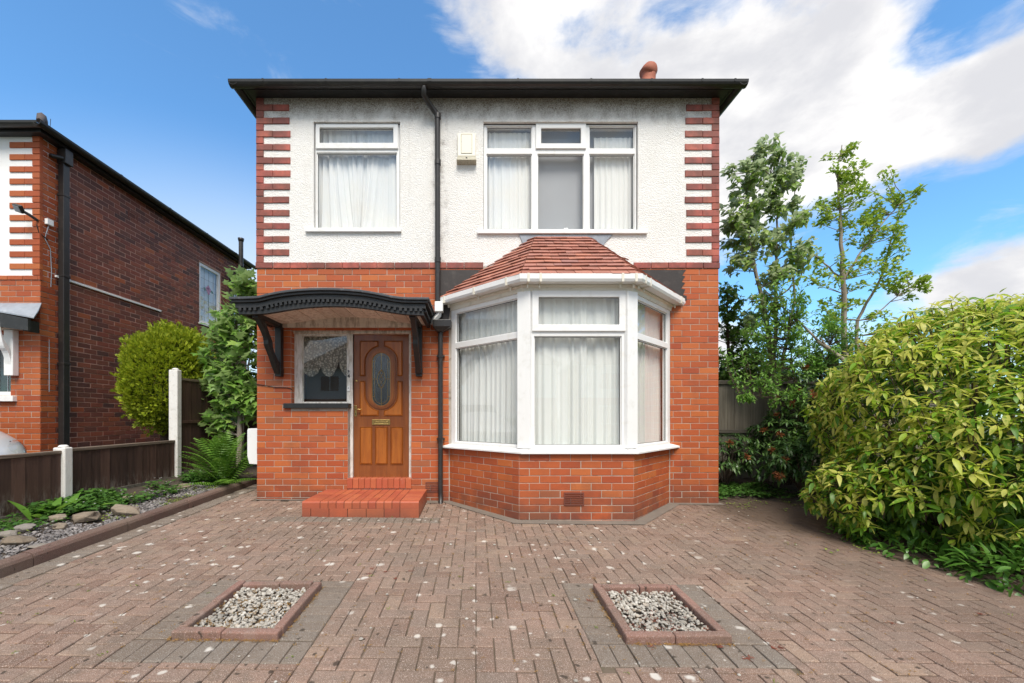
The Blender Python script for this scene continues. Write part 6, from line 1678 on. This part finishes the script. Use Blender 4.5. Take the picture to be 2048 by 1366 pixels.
# maple sapling between fence and house
ym = 1.6
Mp = lambda px, py, yy=ym: tuple(P(px, py, yy))
stm = [[(Mp(478, 935), .05), (Mp(480, 830), .042), (Mp(478, 740), .034), (Mp(472, 660), .024), (Mp(480, 590), .012), (Mp(485, 548), .005)], [(Mp(480, 835), .026), (Mp(492, 780), .020), (Mp(500, 700), .012), (Mp(505, 640), .005)], [(Mp(478, 760), .02), (Mp(455, 700), .012), (Mp(440, 640), .005)]]
clm = [E(492, 575, 26, 28, 12, ym, .25), E(485, 625, 38, 26, 16, ym, .25), E(455, 660, 36, 30, 18, ym, .25), E(480, 690, 34, 34, 18, ym, .25), E(440, 715, 30, 30, 16, ym, .25), E(465, 750, 36, 30, 18, ym, .25), E(430, 790, 24, 26, 13, ym, .2), E(435, 840, 24, 26, 12, ym, .2), E(490, 770, 24, 40, 14, ym, .25), E(470, 800, 24, 20, 8, ym, .25), E(503, 640, 14, 30, 9, ym, .25), E(504, 720, 12, 34, 9, ym, .25), E(498, 800, 14, 34, 10, ym, .25), E(420, 755, 16, 26, 9, ym, .2), E(505, 590, 12, 24, 6, ym, .2)]
clm = [(c, (r[0] * 1.2, r[1], r[2] * 1.1), n) for c, r, n in clm]
tree('maple_sapling', 'maple sapling with broad lobed leaves between the fence and the house', stm, clm, [star_leaf(.19), star_leaf(.15)], M_MAPLE, M_BARK, 8, Vector((.0, -.35, .0)), 260, -.15, jitter=1.0, spread=.13)
hedge_mass('backdrop_shrub', 'dark shrub in the shade behind the maple sapling', 'shrub', [((-3.9, 3.4, 1.1), (.75, .5, 1.0)), ((-3.9, 3.6, 2.5), (.6, .5, 1.1))], 700, M_DARKTREE, leaf_mesh(.12, .08, 3, .2, .15))
hedge_mass('tall_bush', 'leafy green bush topping the gap beside the side wall', 'shrub', [((-4.6, 5.2, 3.0), (.9, .6, 1.3)), ((-5.0, 6.8, 3.6), (1.0, .6, 1.3))], 700, M_TREEB, leaf_mesh(.13, .08, 3, .2, .15))
# fern
fx, fy = X(462, .75), .72
fern = thing('fern', 'green fern arching over the kerb below the meter box', 'fern', (X(448, .62), .62, bedz(-3.9, .62) + .02))
def frond(L, curve, n=20):
    v = []; f = []
    for i in range(n):
        t = i / n; x = L * t; z = curve * L * math.sin(t * 1.9) * .55; hw = L * .21 * (math.sin(math.pi * min(1, (t * .88 + .10))) ** .9) * (1 - t * .25)
        dz_ = curve * L * math.cos(t * 1.9) * .55 * 1.9
        for s_ in (-1, 1):
            # a pinna: three toothed pieces
            for q_ in range(3):
                a0 = q_ / 3; a1 = (q_ + 1) / 3
                w0 = L / n * .40 * (1 - a0 * .75); w1 = L / n * .40 * (1 - a1 * .75)
                sk = .25
                b = len(v)
                v += [(x + sk * hw * a0 - w0, s_ * hw * a0, z - hw * a0 * .12), (x + sk * hw * a1 - w1 * .6, s_ * hw * a1, z - hw * a1 * .12 - .004), (x + sk * hw * a1 + w1 * .6, s_ * hw * a1, z - hw * a1 * .12 - .004), (x + sk * hw * a0 + w0, s_ * hw * a0, z - hw * a0 * .12)]
                f.append((b, b + 1, b + 2, b + 3))
    b = len(v)
    for i in range(9):
        t = i / 8 * .98; x = L * t; z = curve * L * math.sin(t * 1.9) * .55; v += [(x, -.004 * (1 - t * .7), z + .001), (x, .004 * (1 - t * .7), z + .001)]
    f += [(b + 2 * i, b + 2 * i + 2, b + 2 * i + 3, b + 2 * i + 1) for i in range(8)]
    return v, f
FRV = [frond(.80, .75), frond(.70, .55), frond(.62, .35)]
FM = [MB().add(v, f, None, True).mesh('frond', M_FERN) for v, f in FRV]
for i in range(64):
    a = rnd(0, 6.283); k = random.choice((0, 0, 1, 1, 2))
    o = bpy.data.objects.new('frond', FM[k]); link(o, fern)
    o.rotation_euler = (rnd(-.25, .25), -[rnd(.25, .95), rnd(.1, .65), rnd(-.1, .3)][k], a); o.scale = [rnd(.75, 1.05)] * 3
    o.location = (rnd(-.08, .08), rnd(-.10, .10), rnd(-.02, .04))
# bed planting, gravel and rocks
gr = []
for _ in range(4200):
    y = rnd(-3.6, .5); x = -3.72 - abs(random.gauss(.0, .26))
    if x < -4.6 or (mnoise.noise((x * 1.6, y * 1.6, 9)) < -.25): continue
    gr.append((x, y, bedz(x, y) + rnd(.002, .02)))
mb = MB(); pebbles(mb, gr, .010, .024); mb.build('bed_gravel', M_GRAVEL2, kind='stuff')
def rock(label, px, py, w, h, d, seed, y=None, tilt=0.0, name='rock'):
    # stands on the bed at the point seen at (px, py)
    best = min(((abs(HPX + FPX / (yy + DIST) * (EYE - bedz((px - CPX) * (yy + DIST) / FPX, yy)) - py), yy) for yy in [-3.8 + .02 * k for k in range(260)]))
    yy = best[1]; x = (px - CPX) * (yy + DIST) / FPX
    r_ = random.Random(seed); bm = MB(); n, m_ = 7, 4
    v = [(0, 0, -.5)]; 
    for j in range(1, m_):
        t = j / m_
        for i in range(n):
            a = 6.2832 * i / n + r_.uniform(-.2, .2); rr = (math.sin(math.pi * t) ** .22) * r_.uniform(.68, 1.12)
            v.append((math.cos(a) * .5 * rr, math.sin(a) * .5 * rr, -.5 + t + r_.uniform(-.10, .10)))
    v.append((r_.uniform(-.2, .2), 0, .42))
    f = [(0, 1 + (i + 1) % n, 1 + i) for i in range(n)]
    for j in range(m_ - 2):
        for i in range(n): f.append((1 + j * n + i, 1 + j * n + (i + 1) % n, 1 + (j + 1) * n + (i + 1) % n, 1 + (j + 1) * n + i))
    f += [(1 + (m_ - 2) * n + i, 1 + (m_ - 2) * n + (i + 1) % n, len(v) - 1) for i in range(n)]
    o = MB().add([(a * w, b * d, c * h) for a, b, c in v], f).build(name, M_ROCK, bevel=.008)
    o.location = (x, yy + d * .3, bedz(x, yy) + h * .36); o.rotation_euler = (r_.uniform(-.1, .1), tilt, r_.uniform(-.4, .4))
    tag(o, label, 'rock', 'rocks in the planting bed')
rock('large flat topped sandstone rock nearest the kerb', 240, 1036, .34, .17, .2, 1, tilt=.12)
rock('slab of grey brown rock beside the strawberry leaves', 160, 1046, .28, .13, .2, 2, tilt=-.15)
rock('small mossy rock on the grey gravel', 113, 1062, .17, .085, .12, 3)
rock('reddish pitted rock among the lime coloured leaves', 38, 1066, .22, .10, .16, 4)
rock('rounded rock at the end of the bed behind the pitted rock', 6, 1078, .16, .09, .14, 5)
rock('wide rusty slab lying along the kerb', 18, 1094, .26, .10, .2, 6, tilt=.1)
rock('grey weathered rock between the dock leaves and the slab', 105, 1044, .22, .09, .15, 7)
rock('ochre rock up against the fence panel foot', 250, 1007, .18, .12, .13, 8)
rock('long brown stone edging the ferns', 360, 976, .30, .08, .16, 9)
rock('flat pale stone sunk in the gravel', 195, 1068, .20, .035, .15, 10)
rock('flat buff stone near the kerb corner', 70, 1098, .26, .035, .18, 11)
straw = []
for _ in range(560):
    y = rnd(-1.35, 1.0); x = rnd(-4.72, -4.0) + .15 * (y + .2)
    if mnoise.noise((x * 2.5, y * 1.8, 4)) > -.05: straw.append((x, y, bedz(x, y)))
groundcover('strawberry_leaves', straw, M_STRAW, 1.3, 7, .045, .11, up=.7)
lime = []
for _ in range(330):
    y = rnd(-3.5, 1.6); x = -3.74 - abs(random.gauss(0, .10)) if random.random() < .75 else rnd(-4.5, -3.8)
    if mnoise.noise((x * 2, y * 1.5, 14)) > -.02: lime.append((x, y, bedz(x, y) + .012))
groundcover('creeping_leaves', lime, M_LIME, .55, 8, .04, .03)
lo = []
for _ in range(200):
    y = rnd(-3.0, -1.3); x = rnd(-4.72, -4.25); lo.append((x, y, bedz(x, y)))
groundcover('bed_weeds', lo, M_STRAW, 1.0, 7, .05, .06)
mb = MB()
for _ in range(34):
    x, y, z = random.choice(straw) if random.random() < .7 else (rnd(-3.95, -3.7), rnd(.0, .9), bedz(-3.8, .5)); 
    c = Vector((x, y, z + rnd(.10, .15)))
    for k in range(5):
        a = k * 1.2566; mb.add(*leaf_mesh(.011, .011, 2, 0, .05), orient(c, Vector((math.cos(a), math.sin(a), .3)), 0, 1))
mb.build('strawberry_blossom', M_PETAL, kind='stuff')
dk = thing('dock_plant', 'rosette of broad dock leaves at the foot of the short concrete post', 'plant', (-4.50, -1.25, bedz(-4.5, -1.25)))
DLV = MB().add(*leaf_mesh(.30, .085, 7, .45, .2), None, True).mesh('leaf', M_FERN)
for k in range(22):
    o = bpy.data.objects.new('leaf', DLV); link(o, dk); o.rotation_euler = (rnd(-.4, .4), -rnd(.35, 1.15), k * .77 + rnd(-.3, .3)); o.scale = [rnd(.6, 1.05)] * 3; o.location = (random.gauss(0, .08), random.gauss(0, .08), 0)

# ---------------------------------------------------------------- the house across the road, seen only as a reflection in the panes
oh = thing('opposite_house', 'brick and white rendered house across the road mirrored in the bay window', 'house', (1.5, -27, -.35), R(180))
ow = [(-3.2, -1.6, .9, 2.3), (1.4, 3.2, .9, 2.3), (-3.2, -1.7, 3.5, 4.8), (1.5, 3.1, 3.5, 4.8), (-.6, .5, 0, 2.1)]
MB().plate(-4.6, 4.6, 0, 2.9, ow, 0, .3).build('lower_wall', M_NBRICK, oh)
MB().plate(-4.6, 4.6, 2.901, 5.4, ow, 0, .3).build('rendered_wall', M_NRENDER, oh)
MB().box(-4.6, 4.6, 7.0, 7.2, 0, 5.4).build('rear_wall', M_NBRICK, oh)
for x in (-4.6, 4.4): MB().box(x, x + .2, .31, 6.99, 0, 5.4).build('side_wall', M_NBRICK, oh)
for a, b, c, d in ow[:4]:
    f = MB().plate(a, b, c, d, [(a + .06, (a + b) / 2 - .03, c + .06, d - .06), ((a + b) / 2 + .03, b - .06, c + .06, d - .06)], .06, .12).build('window', M_UPVC, oh)
    MB().box(a + .05, b - .05, .09, .10, c + .05, d - .05).build('pane', M_GLASS, f)
MB().box(-.6, .5, .1, .15, 0, 2.1).build('door', M_DOORD, oh)
MB().add([(-5, -.4, 5.38), (5, -.4, 5.38), (5, 7.6, 5.38), (-5, 7.6, 5.38), (-1.8, 3.6, 8.2), (1.8, 3.6, 8.2)], [(0, 1, 5, 4), (1, 2, 5), (2, 3, 4, 5), (3, 0, 4), (0, 3, 2, 1)]).build('roof', M_SLATE, oh)
def clone(root, loc, label):
    r = root.copy(); link(r); r.location = loc; r['label'] = label
    for c in list(root.children):
        d = c.copy(); link(d, r)
        for g_ in list(c.children): link(g_.copy(), d)
    return r
oh['group'] = 'houses across the road'
clone(oh, (-9.6, -27.4, -.35), 'brick and white rendered house across the road mirrored in the side light by the door')
clone(oh, (12.4, -26.8, -.35), 'brick and white rendered house across the road mirrored in the bay pane facing the shrubs')
